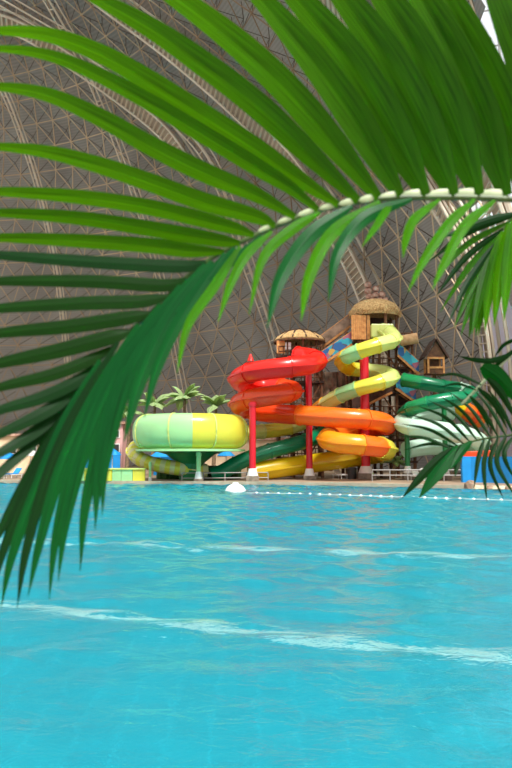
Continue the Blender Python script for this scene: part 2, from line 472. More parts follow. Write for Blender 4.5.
def water_mat():
    m, nt, out = new_mat('rippled pool water'); L = nt.links
    tc = node(nt, 'ShaderNodeTexCoord')
    mp = node(nt, 'ShaderNodeMapping'); mp.inputs['Scale'].default_value = (1.0, 1.3, 1.0); mp.inputs['Rotation'].default_value = (0, 0, 0.3)
    L.new(tc.outputs['Object'], mp.inputs['Vector'])
    n1 = node(nt, 'ShaderNodeTexNoise', Scale=3.0, Detail=3.0, Roughness=0.55, Distortion=0.6); L.new(mp.outputs[0], n1.inputs['Vector'])
    n2 = node(nt, 'ShaderNodeTexNoise', Scale=12.0, Detail=2.0, Distortion=1.2); L.new(mp.outputs[0], n2.inputs['Vector'])
    ad = node(nt, 'ShaderNodeMath', operation='MULTIPLY_ADD'); ad.inputs[1].default_value = 0.10; L.new(n2.outputs['Fac'], ad.inputs[0]); L.new(n1.outputs['Fac'], ad.inputs[2])
    bp = node(nt, 'ShaderNodeBump', Strength=1.0, Distance=0.028); L.new(ad.outputs[0], bp.inputs['Height'])
    g = node(nt, 'ShaderNodeBsdfGlass', IOR=1.25, Roughness=0.02); L.new(bp.outputs[0], g.inputs['Normal'])
    g.inputs['Color'].default_value = (0.9, 1.0, 1.0, 1)
    L.new(g.outputs[0], out.inputs['Surface']); return m
M['water'] = water_mat()
import numpy as np
rng = np.random.RandomState(3)
xs = np.concatenate([np.linspace(-170, -30, 60, endpoint=False), np.arange(-30, 30, .11), np.linspace(30, 90, 30)])
ex = np.array([-170] + [p.x for p in edge] + [90]); ey = np.array([L0.y] + [p.y for p in edge] + [R0.y]) + .05
o_ = np.argsort(ex); eY = np.interp(xs, ex[o_], ey[o_])
yy = [NEAR]
while yy[-1] < 61: yy.append(yy[-1] + .035 + .0035 * yy[-1])
sN = (np.array(yy) - NEAR) / (yy[-1] - NEAR)
X = np.repeat(xs[None, :], len(sN), 0); Yg = NEAR + sN[:, None] * (eY - NEAR)[None, :]
Z = np.zeros_like(X)
for i in range(22):
    lam = .5 * (5.0 ** rng.rand()); th = rng.normal(PI / 2, .75); k_ = 2 * PI / lam; sl = .034 * (.75 + .5 * rng.rand())
    ph = rng.rand() * 6.28 + .6 * np.sin(.23 * X + i) + .6 * np.sin(.31 * Yg + 2 * i)
    Z += sl / k_ * np.sin(k_ * (np.cos(th) * X + np.sin(th) * Yg) + ph)
Z *= np.clip(.2 + Yg / 18, .36, 1.75) * (np.abs(X) < 29.5)
mb = MB(); nr, nc = X.shape
me = bpy.data.meshes.new('pool_water'); co = np.stack([X, Yg - 30, Z], -1).reshape(-1, 3)
ii = np.arange(nr * nc).reshape(nr, nc); fc = np.stack([ii[:-1, :-1], ii[:-1, 1:], ii[1:, 1:], ii[1:, :-1]], -1).reshape(-1, 4)
me.from_pydata(co.tolist(), [], fc.tolist()); me.materials.append(M['water']); me.polygons.foreach_set('use_smooth', [True] * len(me.polygons))
wo = bpy.data.objects.new('pool_water', me); COL.objects.link(wo); wo.location = (0, 30, 0)
tag(wo, 'clear turquoise rippling water filling the big pool', 'water', kind='stuff')
# near deck the photographer stands on
mb = MB(); mb.box((-40, -5.4, 0.0), (260, 13, 0.5)); struct(mb, 'floor_near', M['deck'])

# ------------------------------------------------------------------ slides
def flume_prof(r, n=20):
    out = []
    for k in range(n):
        t = 2 * PI * k / n + 0.0001
        out.append((r * math.cos(t), r * math.sin(t)))
    # a flange along both sides, just above the middle
    res = []
    for k in range(n):
        t = 2 * PI * k / n
        if k in (0, n // 2):
            sg = 1 if k == 0 else -1; h = 0.09 * r
            a = [(sg * r * 0.995, -h * sg), (sg * r * 1.2, -h * sg), (sg * r * 1.2, h * sg), (sg * r * 0.995, h * sg)]
            res += a
        else: res.append((r * math.cos(t), r * math.sin(t)))
    return res
def slide(name, label, ctrl, r, sections, cat='water slide', per=12, part='tube_section', joint=True):
    """ctrl: (px, py, depth); sections: (end control index, material, note)"""
    pts = catmull([P(*c) for c in ctrl], per)
    loc = pts[-1].copy(); loc.z = DZ
    root = thing(name, label, cat, loc)
    start = 0; prof = flume_prof(r); jp = [(a * 1.06, b * 1.06) for a, b in flume_prof(r)]
    jm = [(a * 1.1, b * 1.1) for a, b in [(r * math.cos(2 * PI * k / 20), r * math.sin(2 * PI * k / 20)) for k in range(20)]]
    for end, mat, note in sections:
        e = min(int(round(end * per)), len(pts) - 1)
        seg = pts[start:e + 1]
        if len(seg) < 2: continue
        mb = MB(); mb.sweep(seg, prof)
        if joint:
            d = (seg[1] - seg[0]).normalized() * 0.06
            mb.sweep([seg[0] - d, seg[0] + d], jm)
        o = mb.build(part, M[mat], root, smooth=True)
        if note: o['label'] = note
        start = e
    return root
RR = mpx(10.6, 63)
red_ctrl = [(298, 356, 66.5), (310, 357.5, 65.5), (316.5, 361, 63.5), (309, 364.5, 61), (290, 367, 60), (268, 369.5, 60), (250, 373, 61), (239, 378.5, 63.5), (244, 384, 66), (262, 387, 67.2), (282, 388, 66.5),
            (293, 390.5, 64.5), (287, 393, 62.3), (268, 396, 61.3), (250, 399.5, 62), (239, 404, 64), (246, 409, 66.5), (268, 413, 66), (300, 415, 63.3), (336, 417.5, 61.9), (366, 419.5, 62), (382, 422, 63.8), (386, 425, 66),
            (374, 427, 67.6), (350, 430, 66.8), (334, 434, 64.6), (328, 439, 62.3), (340, 442.8, 60.8), (362, 445, 60.6), (380, 447.3, 62), (387, 450, 64.5), (380, 453.5, 67.2), (362, 456.5, 68), (330, 461, 67.2), (300, 465, 66), (272, 469, 65), (250, 473, 64.4)]
slide('red_spiral_slide', 'long spiral tube slide turning from red through orange to yellow', red_ctrl, RR * 0.93,
      [(2, 'red', 'red'), (4, 'red', 'red'), (6, 'red', 'red'), (8, 'red', 'red'), (10, 'red', 'red'), (12, 'redorange', 'orange red'), (14, 'redorange', 'orange red'), (16, 'redorange', 'orange red'), (18, 'redorange', 'orange red'),
       (20, 'orange', 'orange'), (22, 'orange', 'orange'), (24, 'redorange', 'orange red'), (26, 'orange', 'orange'), (28, 'amber', 'amber'), (29, 'orange', 'orange'), (30.5, 'lemon', 'lemon yellow'), (32, 'yellow', 'yellow'), (34, 'yellow', 'yellow'), (36, 'yellow', 'yellow')])
yel_ctrl = [(383, 331, 68.5), (390, 333.5, 67.3), (394, 338, 65.6), (390, 341.5, 63.8), (377, 345.5, 62.8), (359, 351.5, 62.8), (347, 357, 64), (343, 363, 66.3), (350, 368.5, 68.3), (368, 370.5, 69), (384, 372.5, 68),
            (391.5, 376.5, 66), (387, 380, 64), (375, 384, 63.4), (357, 389, 63.8), (340, 395.5, 65), (325, 404.5, 66.5), (312, 414, 68.5), (300, 424, 69.5), (282, 429, 69.2), (262, 431.5, 68), (240, 433, 66.5)]
slide('yellow_spiral_slide', 'lime and yellow chequered spiral slide from the thatched tower into the bowl', yel_ctrl, mpx(7.6, 65),
      [(1, 'lime', 'lime'), (3, 'lime', 'lime'), (4, 'lime', 'lime'), (5, 'lemon', 'lemon yellow'), (6, 'palegreen', 'pale green'), (8, 'yellow', 'yellow'), (9, 'lemon', 'lemon yellow'), (11, 'lime', 'lime'), (12.6, 'lime', 'lime'), (14, 'lemon', 'lemon yellow'), (15, 'palegreen', 'pale green'), (16, 'lime', 'lime'), (17, 'amber', 'amber'), (18.6, 'lime', 'lime'), (20, 'lemon', 'lemon yellow'), (21, 'lime', 'lime')])
grn_ctrl = [(404, 380, 66.5), (422, 383, 65.5), (442, 386.5, 65.5), (460, 389, 66.5), (470, 393, 65), (465, 397.5, 62.8), (450, 399.5, 62), (428, 403.5, 62), (411, 409, 63.5), (405, 414, 66), (412, 419, 68.5)]
slide('green_spiral_slide', 'deep green spiral slide beside the little pointed hut', grn_ctrl, mpx(7.2, 63),
      [(1, 'mgreen', 'mid green'), (2, 'dgreen', 'deep green'), (3, 'dgreen', 'deep green'), (4, 'mint', 'pale mint'), (6, 'dgreen', 'deep green'), (7, 'dgreen', 'deep green'), (8, 'mgreen', 'mid green'), (9, 'dgreen', None), (10, 'dgreen', None)])
mint_ctrl = [(452, 411, 67.5), (430, 413, 67.5), (410, 417, 66.5), (402, 423, 64.5), (414, 427.5, 62.5), (434, 429.5, 61.5), (458, 433.5, 61.3), (474, 438.5, 62.5), (480, 443.5, 65), (466, 446, 67), (446, 446.5, 67), (424, 447, 66), (406, 450, 65)]
slide('mint_spiral_slide', 'pale mint spiral slide behind the lower right palm frond', mint_ctrl, mpx(8.8, 63),
      [(2, 'mint', None), (4, 'mint', None), (6, 'mint', None), (8, 'mint', None), (10, 'mint', None), (12, 'mint', None)])
low_ctrl = [(322, 434, 68), (306, 441, 66), (288, 446, 65), (270, 451, 64.4), (252, 457, 64), (236, 464, 63.8), (222, 472, 63.8), (212, 475, 63.8)]
slide('straight_green_slide', 'dark green tube sloping down left behind the red posts', low_ctrl, mpx(7.4, 65),
      [(1, 'dgreen', None), (3, 'dgreen', None), (5, 'dgreen', None), (7, 'dgreen', None)])
kid_ctrl = [(444, 404, 70), (458, 408, 69), (470, 413, 68.5), (480, 421, 69)]
slide('orange_tube_slide', 'short yellow and orange striped slide behind the mint spiral', kid_ctrl, mpx(8.5, 69),
      [(0.7, 'yellow', 'yellow'), (1.2, 'amber', 'amber'), (1.7, 'yellow', 'yellow'), (2.2, 'orange', 'orange'), (2.6, 'redorange', 'orange red'), (3, 'orange', 'orange')])
band_ctrl = [(146, 442, 67.5), (135, 448, 66), (136, 456, 64.4), (148, 462.5, 63.5), (166, 466.5, 63.2), (184, 469, 63.4), (206, 471, 64.2)]
secs = []
for i in range(24):
    secs.append(((i + 1) * 0.25, 'cream' if i % 2 else 'lemon', None))
slide('banded_tube_slide', 'cream and yellow banded tube curling out under the big bowl', band_ctrl, mpx(7.2, 63), secs, per=16, joint=False)

# bowl
BY = 64.0; bc = P(190.5, 470, BY); bc.z = 0
def zpx(py, Y): return CAMZ + (HOR - py) / F * Y * 1.0
BR = mpx(57.5, BY); zt, zb = P(190, 415.5, BY).z, P(190, 449, BY).z; hh = (zt - zb) / 2; zm = (zt + zb) / 2
bowl = thing('slide_bowl', 'giant round slide bowl, half pale green and half yellow', 'slide bowl', (bc.x, bc.y, DZ))
def halfprof(s=1.0):
    pr = []
    for i in range(15):
        t = -PI / 2 + PI * i / 14
        e = 0.75
        cc = abs(math.cos(t)) ** e; ss = math.copysign(abs(math.sin(t)) ** 0.8, math.sin(t))
        pr.append((BR - hh * 0.95 + hh * 0.95 * cc * s, zm + hh * ss))
    return pr
a_split = -PI / 2 + 0.12
for lab, mt, a0, a1 in (('pale green half', 'palegreen', a_split - PI, a_split), ('yellow half', 'lemon', a_split, a_split + PI)):
    mb = MB(); mb.lathe((bc.x, bc.y, 0), halfprof(), 36, a0, a1)
    o = mb.build('bowl_wall', M[mt], bowl, smooth=True); o['label'] = lab
mb = MB()
mb.lathe((bc.x, bc.y, 0), [(BR - hh * 1.1, zb - 0.02), (BR - 0.3, zb - 0.02), (BR - 0.3, zb - 0.22), (BR - hh * 1.1, zb - 0.22)], 64)
mb.build('rim_flange', M['palegreen'], bowl, smooth=True)
for k in range(8):
    t = a_split + PI / 8 + k * PI / 4
    mb = MB(); pr = halfprof(1.0)
    vs = [Vector((bc.x + (r + 0.05) * math.cos(t), bc.y + (r + 0.05) * math.sin(t), z)) for r, z in pr]
    mb.sweep(vs, [(-0.06, -0.05), (0.06, -0.05), (0.06, 0.05), (-0.06, 0.05)]); mb.build('joint_rib', M['lime'], bowl)
mb = MB(); mb.lathe((bc.x, bc.y, 0), [(BR - 0.6, zb - 0.1), (3.2, zb - 0.22), (2.2, zb - 0.5), (1.2, zb - 1.3), (1.0, 0.3)], 48)
mb.build('funnel', M['postgreen'], bowl, smooth=True)

def post(name, px, ytop, ycol, ybase, Y, wpx, mat, label, collar='white', group=None):
    b = onz(px, ybase, DZ); sx = Y / b.y
    b = P(px, ybase, Y); b.z = DZ
    r = mpx(wpx / 2, Y)
    root = thing(name, label, 'post', b, group)
    zt = P(px, ytop, Y).z; zc = P(px, ycol, Y).z; zc0 = zc - mpx(7, Y); 
    mb = MB(); mb.cyl((b.x, b.y, zc), (b.x, b.y, zt), r, n=18); mb.build('column', M[mat], root, smooth=True)
    mb = MB(); mb.cyl((b.x, b.y, zc0), (b.x, b.y, zc), r * 1.7, r * 1.15, 18); mb.build('collar', M[collar], root, smooth=True)
    mb = MB(); mb.box((b.x, b.y, (DZ + zc0) / 2), (r * 3.9, r * 3.9, zc0 - DZ)); mb.build('pedestal', M['concrete'], root, bevel=0.04)
    mb = MB(); mb.cyl((b.x, b.y, zt - 0.35), (b.x, b.y, zt - 0.1), r * 1.25, n=18); mb.build('cap_ring', M[mat], root, smooth=True)
    return root
post('support_post', 252.5, 402, 468.5, 481, 60.8, 6.6, 'postred', 'red steel post standing in front of the red spiral slide')
post('support_post', 309.5, 368, 468.5, 481, 64.6, 6.4, 'postred', 'tall red steel post right of the red coils')
post('support_post', 366, 352, 466, 478, 66.2, 9.0, 'postred', 'thickest red steel post rising through the yellow coils')
post('support_post', 198.5, 452, 471.5, 482, 61.0, 4.6, 'postlight', 'pale green post holding up the front of the big bowl')
post('support_post', 408, 430, 466, 480, 64.5, 5.0, 'postgreen', 'dark green post under the mint spiral slide')
post('support_post', 446, 405, 468, 482, 64.0, 5.0, 'postgreen', 'dark green post between the green and mint coils')
post('support_post', 150, 462, 477, 481, 62.0, 2.6, 'postlight', 'short pale post under the cream and yellow banded tube')

# red finial on the top coil
f0 = P(250.5, 361, 60.6); mb = MB(); mb.cyl(f0, P(250.5, 354, 60.6), mpx(3.6, 60.6), 0.08, 10)
tag(mb.build('slide_finial', M['red'], smooth=True), 'small red cone on top of the red spiral slide', 'finial')

# ------------------------------------------------------------------ towers and huts
def zat(py, Y): return P(256, py, Y).z
def xat(px, Y, py=420): return P(px, py, Y).x
def tower(name, label, px0, px1, Y0, Y1, levels, nx=4, rail=True):
    x0, x1 = xat(px0, Y0), xat(px1, Y0)
    root = thing(name, label, 'tower', ((x0 + x1) / 2, (Y0 + Y1) / 2, DZ))
    zs = [zat(p, Y0) for p in levels]; zmax = max(zs)
    for i in range(nx):
        for y in (Y0, Y1):
            x = x0 + (x1 - x0) * i / (nx - 1)
            mb = MB(); mb.cyl((x, y, DZ), (x, y, zmax + 1.2), 0.17, 0.13, 8); mb.build('post', M['wood'], root, smooth=True)
    for z in zs:
        mb = MB(); mb.box(((x0 + x1) / 2, (Y0 + Y1) / 2, z), (x1 - x0 + 0.5, Y1 - Y0 + 0.5, 0.22)); mb.build('platform', M['darkwood'], root)
        mb = MB(); y = Y0 - 0.3
        for q in (0.45, 0.95): mb.cyl((x0, y, z + q), (x1, y, z + q), 0.06, n=6)
        t = x0
        while t < x1:
            mb.cyl((t, y, z), (t, y, z + 1.0), 0.045, n=6); t += 0.45
        mb.build('railing', M['wood'], root)
    for a in range(len(zs) - 1):
        za, zb_ = zs[a], zs[a + 1]
        for i in range(nx - 1):
            xa = x0 + (x1 - x0) * i / (nx - 1); xb = x0 + (x1 - x0) * (i + 1) / (nx - 1)
            if (i + a) % 2: xa, xb = xb, xa
            mb = MB(); mb.cyl((xa, Y0 - 0.05, za), (xb, Y0 - 0.05, zb_), 0.08, n=6); mb.build('brace', M['wood'], root)
    return root, x0, x1
T1, a, b = tower('slide_tower', 'tall brown timber tower under the yellow spiral slide', 347, 414, 69.8, 73.5, [343, 368, 392, 416, 440, 462], 5)
for z0, z1, u0, u1 in ((368, 350, 352, 362), (392, 372, 372, 386), (416, 398, 346, 360), (440, 420, 392, 410), (416, 396, 398, 412), (462, 444, 372, 392), (392, 374, 392, 400)):
    mb = MB(); A0 = P(u0, z0, 70.6); A1 = P(u1, z1, 70.6)
    mb.box(((A0.x + A1.x) / 2, 70.7, (A0.z + A1.z) / 2), (A1.x - A0.x, 0.15, A1.z - A0.z)); mb.build('wall_board', M[random.choice(['darkwood', 'wood', 'rock'])], T1)
T2, a, b = tower('slide_tower', 'lower brown timber tower under the thatched parasol roof and red coils', 279, 322, 70.2, 73.5, [356, 382, 408, 434, 458], 4)
# mural boards on the stairs
def board(px0, py0, px1, py1, hpx, Y, name, label, mat, cat, th=0.14, group=None):
    a = P(px0, py0, Y); b = P(px1, py1, Y); h = mpx(hpx, Y)
    mb = MB(); mb.add([a, b, b + Vector((0, 0, h)), a + Vector((0, 0, h)), a + Vector((0, th, 0)), b + Vector((0, th, 0)), b + Vector((0, th, h)), a + Vector((0, th, h))],
                      [(0, 1, 2, 3), (7, 6, 5, 4), (0, 4, 5, 1), (1, 5, 6, 2), (2, 6, 7, 3), (3, 7, 4, 0)])
    o = mb.build(name, M[mat]); return tag(o, label, cat, group)
def stair(name, label, px0, py0, px1, py1, Y, mural, side='both'):
    a = P(px0, py0, Y); b = P(px1, py1, Y); lo = a if a.z < b.z else b
    root = thing(name, label, 'staircase', (lo.x, lo.y, lo.z))
    for dy in (0, 1.3):
        mb = MB(); mb.bar(a + Vector((0, dy, 0)), b + Vector((0, dy, 0)), 0.12, 0.3); mb.build('stringer', M['lightwood'], root)
    n = 12
    for i in range(n):
        p = a.lerp(b, (i + 0.5) / n) + Vector((0, 0.65, 0.1))
        mb = MB(); mb.box(p, (abs(b.x - a.x) / n * 1.1, 1.3, 0.06)); mb.build('tread', M['wood'], root)
    up = Vector((0, 0, 1.25))
    mb = MB(); mb.add([a + Vector((0, -.08, 0.1)), b + Vector((0, -.08, 0.1)), b + up + Vector((0, -.08, 0)), a + up + Vector((0, -.08, 0)), a + Vector((0, .0, 0.1)), b + Vector((0, 0, 0.1)), b + up, a + up],
                      [(0, 1, 2, 3), (7, 6, 5, 4), (0, 4, 5, 1), (1, 5, 6, 2), (2, 6, 7, 3), (3, 7, 4, 0)])
    mb.build('side_panel', M[mural], root)
    mb = MB(); mb.bar(a + up, b + up, 0.14); mb.build('handrail', M['lightwood'], root)
    return root
stair('staircase', 'mural-sided stairs climbing from the red coils to the thatched tower', 322, 364, 352, 344, 69.0, 'mural')
stair('staircase', 'plank-sided stair ramp behind the mural stairs, left of the thatched tower', 318, 350, 350, 326, 71.5, 'rock')
stair('staircase', 'mural-sided stairs going down right of the thatched tower', 398, 355, 419, 374, 69.0, 'mural')
stair('staircase', 'timber stairs in the middle of the tower behind the yellow coils', 352, 412, 392, 392, 69.3, 'darkwood')
stair('staircase', 'mural-sided steps beneath the green spiral slide start', 396, 388, 416, 402, 69.2, 'mural')
stair('staircase', 'timber stairs low behind the orange coils', 330, 470, 378, 446, 69.4, 'darkwood')
# painted rock wall behind the amber end of the yellow slide
mb = MB(); n = 18; v = []
Yw = 71.4
for j in range(9):
    for i in range(n + 1):
        p = P(314 + 44 * i / n, 446 - (446 - 372) * j / 8, Yw); p.y += random.uniform(-.35, .35); v.append(p)
for j in range(9):
    for i in range(n + 1):
        q = v[j * (n + 1) + i].copy(); q.y = Yw + 1.0; v.append(q)
o_ = 9 * (n + 1); fs = []
for j in range(8):
    for i in range(n):
        q = (j * (n + 1) + i, j * (n + 1) + i + 1, (j + 1) * (n + 1) + i + 1, (j + 1) * (n + 1) + i)
        fs += [q, tuple(x + o_ for x in reversed(q))]
bd = [i for i in range(n + 1)] + [j * (n + 1) + n for j in range(1, 9)] + [8 * (n + 1) + i for i in range(n - 1, -1, -1)] + [j * (n + 1) for j in range(7, 0, -1)]
for i in range(len(bd)): q = bd[i]; w = bd[(i + 1) % len(bd)]; fs.append((q, w, w + o_, q + o_))
mb.add(v, fs); tag(mb.build('rock_wall', M['rock'], smooth=True), 'mottled brown rock wall behind the amber end of the yellow slide', 'rock wall')

# hut 1
HY = 70.5
hc = P(375, 318, HY)
hut = thing('thatched_hut', 'round thatched hut on top of the tower, with clay pots on its roof', 'hut', (hc.x, HY, zat(343, HY)))
R1 = mpx(25.0, HY); z0 = zat(314.5, HY); zt = zat(302, HY)
mb = MB(); prof = [(0.2, z0 + 0.1), (R1 * 0.8, z0 - 0.1), (R1 * 0.97, z0 - 0.35), (R1, z0 + 0.1), (R1 * 0.97, z0 + 0.5), (R1 * 0.85, z0 + 0.95), (R1 * 0.6, z0 + 1.3), (R1 * 0.3, z0 + 1.5), (0.2, z0 + 1.55)]
mb.lathe((hc.x, HY, 0), prof, 40)
for k in range(220):
    t = random.uniform(0, 2 * PI); r = R1 * random.uniform(0.93, 1.0); p = Vector((hc.x + r * math.cos(t), HY + r * math.sin(t), z0 + random.uniform(-.1, .45)))
    mb.bar(p, p + Vector((math.cos(t) * .22, math.sin(t) * .22, -random.uniform(.15, .35))), 0.06)
mb.build('thatch_roof', M['thatch'], hut, smooth=True)
zf = zat(343, HY)
for k in range(7):
    t = 2 * PI * k / 7 + 0.55
    mb = MB(); mb.cyl((hc.x + R1 * 0.86 * math.cos(t), HY + R1 * .86 * math.sin(t), zf), (hc.x + R1 * .86 * math.cos(t), HY + R1 * .86 * math.sin(t), z0), 0.15, n=8); mb.build('post', M['wood'], hut, smooth=True)
mb = MB()
for k in range(9):
    p0 = P(352.5 + k * 2.1, 341, HY - 1.9); mb.box((p0.x, HY - 1.9, (zf + z0) / 2 - 0.2), (0.19, 0.1, z0 - zf - 0.5))
mb.build('plank_wall', M['lightwood'], hut)
mb = MB(); mb.box((hc.x, HY + 1.6, (zf + z0) / 2), (R1 * 1.5, 0.12, z0 - zf)); mb.build('back_wall', M['darkwood'], hut)
mb = MB(); mb.cyl((hc.x, HY, zf - 0.2), (hc.x, HY, zf), R1 * 0.95, n=24); mb.build('floor_deck', M['wood'], hut)
# slide entry box
e = P(383, 331, 67.8); mb = MB(); mb.box((e.x, 68.6, e.z + 0.1), (mpx(23, 68), 1.2, mpx(14, 68)))
tag(mb.build('slide_entry', M['lime'], bevel=0.12), 'pale lime starting box of the yellow slide under the thatched roof', 'slide entry')
e = P(305, 351.5, 68); mb = MB(); mb.cyl((e.x, 68.6, e.z - 0.6), (e.x, 68.6, e.z + 0.25), mpx(13, 68), n=28)
tag(mb.build('slide_entry', M['red'], smooth=True, bevel=0.05), 'round red starting basin under the thatched parasol roof', 'slide entry')
# clay pots stacked on the roof
pots = [(372, 300, 0), (379.5, 299.5, 0), (384.5, 299, .3), (369, 295.5, 0.2), (375.5, 294, 0.2), (381.5, 293.5, 0.3), (368.3, 289.8, 0.2), (375.5, 288, 0.3), (368, 284, 0.2)]
mb0 = MB(); rp = mpx(3.7, HY); hp = mpx(5.4, HY)
mb0.lathe((0, 0, 0), [(0.01, 0), (rp * .75, 0), (rp, hp * .3), (rp, hp * .6), (rp * .7, hp * .88), (rp * .85, hp), (rp * .6, hp), (0.01, hp * .9)], 14)
pot = mb0.build('clay_pot', M['clay'], smooth=True, origin=(0, 0, 0))
plab = ['left pot of the lowest row on the thatched roof', 'middle pot of the lowest row on the thatched roof', 'right pot of the lowest row on the thatched roof', 'left pot of the second row on the thatched roof', 'middle pot of the second row on the thatched roof', 'right pot of the second row on the thatched roof', 'left pot of the third row on the thatched roof', 'right pot of the third row on the thatched roof', 'topmost pot of the roof stack, at its left']
for i, (x, y, dy) in enumerate(pots):
    o = pot if i == 0 else pot.copy()
    if i: COL.objects.link(o)
    p = P(x, y + 2.4, HY + dy); o.location = p; o.location.z -= .12; o.rotation_euler = (random.uniform(-.2, .2), random.uniform(-.25, .25), random.uniform(0, 6))
    tag(o, 'brown clay pot, ' + plab[i], 'pot', 'clay pots on the thatched roof')
# hut 2 : parasol roof
H2 = 71.5; h2 = P(299.5, 345, H2)
hut2 = thing('thatched_parasol', 'wide thatched parasol roof with dark beams above the red coils', 'hut', (h2.x, H2, zat(356, H2)))
R2 = mpx(25.5, H2); z0 = zat(342.5, H2)
mb = MB(); mb.lathe((h2.x, H2, 0), [(R2, z0), (R2 * 1.02, z0 + .18), (R2 * .9, z0 + .55), (R2 * .6, z0 + 1.0), (R2 * .25, z0 + 1.25), (0.05, z0 + 1.35), (0.05, z0 + 1.15), (R2 * .3, z0 + 1.02), (R2 * .6, z0 + .75), (R2 * .88, z0 + .32), (R2, z0)], 40)
mb.build('thatch_roof', M['thatch'], hut2, smooth=True)
for k in range(12):
    t = 2 * PI * k / 12 + .2
    mb = MB(); mb.bar((h2.x + R2 * 1.02 * math.cos(t), H2 + R2 * 1.02 * math.sin(t), z0 + 0.2), (h2.x + R2 * .62 * math.cos(t), H2 + R2 * .62 * math.sin(t), z0 + 1.02), 0.14).bar((h2.x + R2 * .62 * math.cos(t), H2 + R2 * .62 * math.sin(t), z0 + 1.02), (h2.x + .1 * math.cos(t), H2 + .1 * math.sin(t), z0 + 1.4), 0.14); mb.build('roof_beam', M['darkwood'], hut2)
mb = MB(); mb.lathe((h2.x, H2, 0), [(R2 * 1.03, z0 - .08), (R2 * 1.03, z0 + .08), (R2 * .98, z0 + .08), (R2 * .98, z0 - .08), (R2 * 1.03, z0 - .08)], 40); mb.build('rim_ring', M['wood'], hut2)
zf = zat(356, H2)
for k in range(8):
    t = 2 * PI * k / 8 + .1
    mb = MB(); mb.cyl((h2.x + R2 * .8 * math.cos(t), H2 + R2 * .8 * math.sin(t), zf), (h2.x + R2 * .8 * math.cos(t), H2 + R2 * .8 * math.sin(t), z0 + .35), 0.1, n=8); mb.build('post', M['wood'], hut2)
mb = MB(); mb.box((xat(281, H2 - 1.5), H2 - 1.5, (z0 + zf) / 2), (mpx(8, H2), 0.15, z0 - zf - .1)); mb.build('plank_wall', M['lightwood'], hut2)
mb = MB(); mb.box((xat(288.5, H2 - 1.6), H2 - 1.6, (z0 + zf) / 2 + .1), (mpx(5.5, H2), 0.1, (z0 - zf) * .5)); mb.build('notice_board', M['white'], hut2)
# hut 3 : pointed hut
H3 = 68.0
hut3 = thing('pointed_hut', 'little wooden hut with steep pointed roof above the green slide', 'hut', (xat(436, H3), H3, zat(374, H3)))
w = mpx(17, H3); xc = xat(435.5, H3); zb3, ze, za = zat(374, H3), zat(358, H3), zat(341, H3); d = 1.6
mb = MB(); mb.box((xc, H3, zb3), (w * 1.05, d, .14)); mb.build('floor_deck', M['wood'], hut3)
for sx in (-1, 1):
    for sy in (-1, 1):
        mb = MB(); mb.box((xc + sx * w * .45, H3 + sy * d * .45, (zb3 + ze) / 2), (.18, .18, ze - zb3)); mb.build('corner_post', M['lightwood'], hut3)
for z in (zb3 + 0.55, ze - .1):
    mb = MB(); mb.box((xc, H3 - d * .47, z), (w, .12, .2)); mb.build('crossbar', M['lightwood'], hut3)
mb = MB(); mb.box((xc, H3 - d * .44, zb3 + .3), (w * .9, .08, .5)); mb.build('front_panel', M['wood'], hut3)
mb = MB(); mb.box((xc, H3 + d * .45, (zb3 + ze) / 2), (w * .9, .1, ze - zb3)); mb.build('back_panel', M['wood'], hut3)
for sx in (-1, 1):
    mb = MB(); e0 = Vector((xc + sx * w * .68, 0, ze - .15)); e1 = Vector((xc, 0, za)); th_ = Vector((sx * .14, 0, .1))
    vs = [Vector((q.x, H3 + yy, q.z)) for yy in (-d * .65, d * .65) for q in (e0, e1, e1 + th_ * 1.0, e0 + th_)]
    mb.add(vs, [(0, 1, 2, 3), (7, 6, 5, 4), (0, 4, 5, 1), (1, 5, 6, 2), (2, 6, 7, 3), (3, 7, 4, 0)]); mb.build('roof_slope', M['darkwood'], hut3)
mb = MB(); yy = H3 - d * .5
mb.add([Vector((xc - w * .55, yy, ze)), Vector((xc + w * .55, yy, ze)), Vector((xc, yy, za - .15)), Vector((xc - w * .55, yy + .1, ze)), Vector((xc + w * .55, yy + .1, ze)), Vector((xc, yy + .1, za - .15))], [(0, 1, 2), (5, 4, 3), (0, 3, 4, 1), (1, 4, 5, 2), (2, 5, 3, 0)])
mb.build('gable', M['wood'], hut3)
mb = MB(); mb.cyl((xc, H3, DZ), (xc, H3, zb3), .2, n=10); mb.build('pole', M['wood'], hut3, smooth=True)
# canvas roll
a = P(400, 341, 69); b = P(418, 338, 68.5); mb = MB(); mb.cyl(a, b, mpx(5.5, 69), n=20); tag(mb.build('canvas_roll', M['ropefender'], smooth=True, bevel=.08), 'thick tan canvas roll right of the thatched tower hut', 'roll')

# ------------------------------------------------------------------ right side: blue wall, orange wall, rocks
a = onz(463, 487, DZ); 
mb = MB(); pa, pb = P(462, 484, 58.5), P(560, 487, 54.5); za = P(462, 456.5, 58.5).z
pts = [pa.lerp(pb, t / 8) + Vector((0, .7 * math.sin(t * .9), 0)) for t in range(9)]
for p in pts: p.z = DZ
mb.sweep([Vector((p.x, p.y, (DZ + za) / 2)) for p in pts], [(-.2, -(za - DZ) / 2), (.2, -(za - DZ) / 2), (.2, (za - DZ) / 2), (-.2, (za - DZ) / 2)])
tag(mb.build('pool_wall', M['blue']), 'bright blue curved wall at the right edge of the pool', 'wall')
mb = MB(); pa, pb = P(442, 458, 61.2), P(496, 455, 60.6); mb.sweep([pa, pa.lerp(pb, .5) + Vector((0, -.3, 0)), pb], [(-.5, -.4), (.5, -.4), (.5, .45), (-.5, .45)])
tag(mb.build('orange_trough', M['redorange'], bevel=.08), 'long orange trough above the blue wall', 'trough')
rock_labels = ['left end beside the steps', 'second from the left end', 'third from the left end', 'middle, below the blue wall', 'just right of the middle', 'third from the right edge', 'second from the right edge', 'partly cut by the right picture edge']
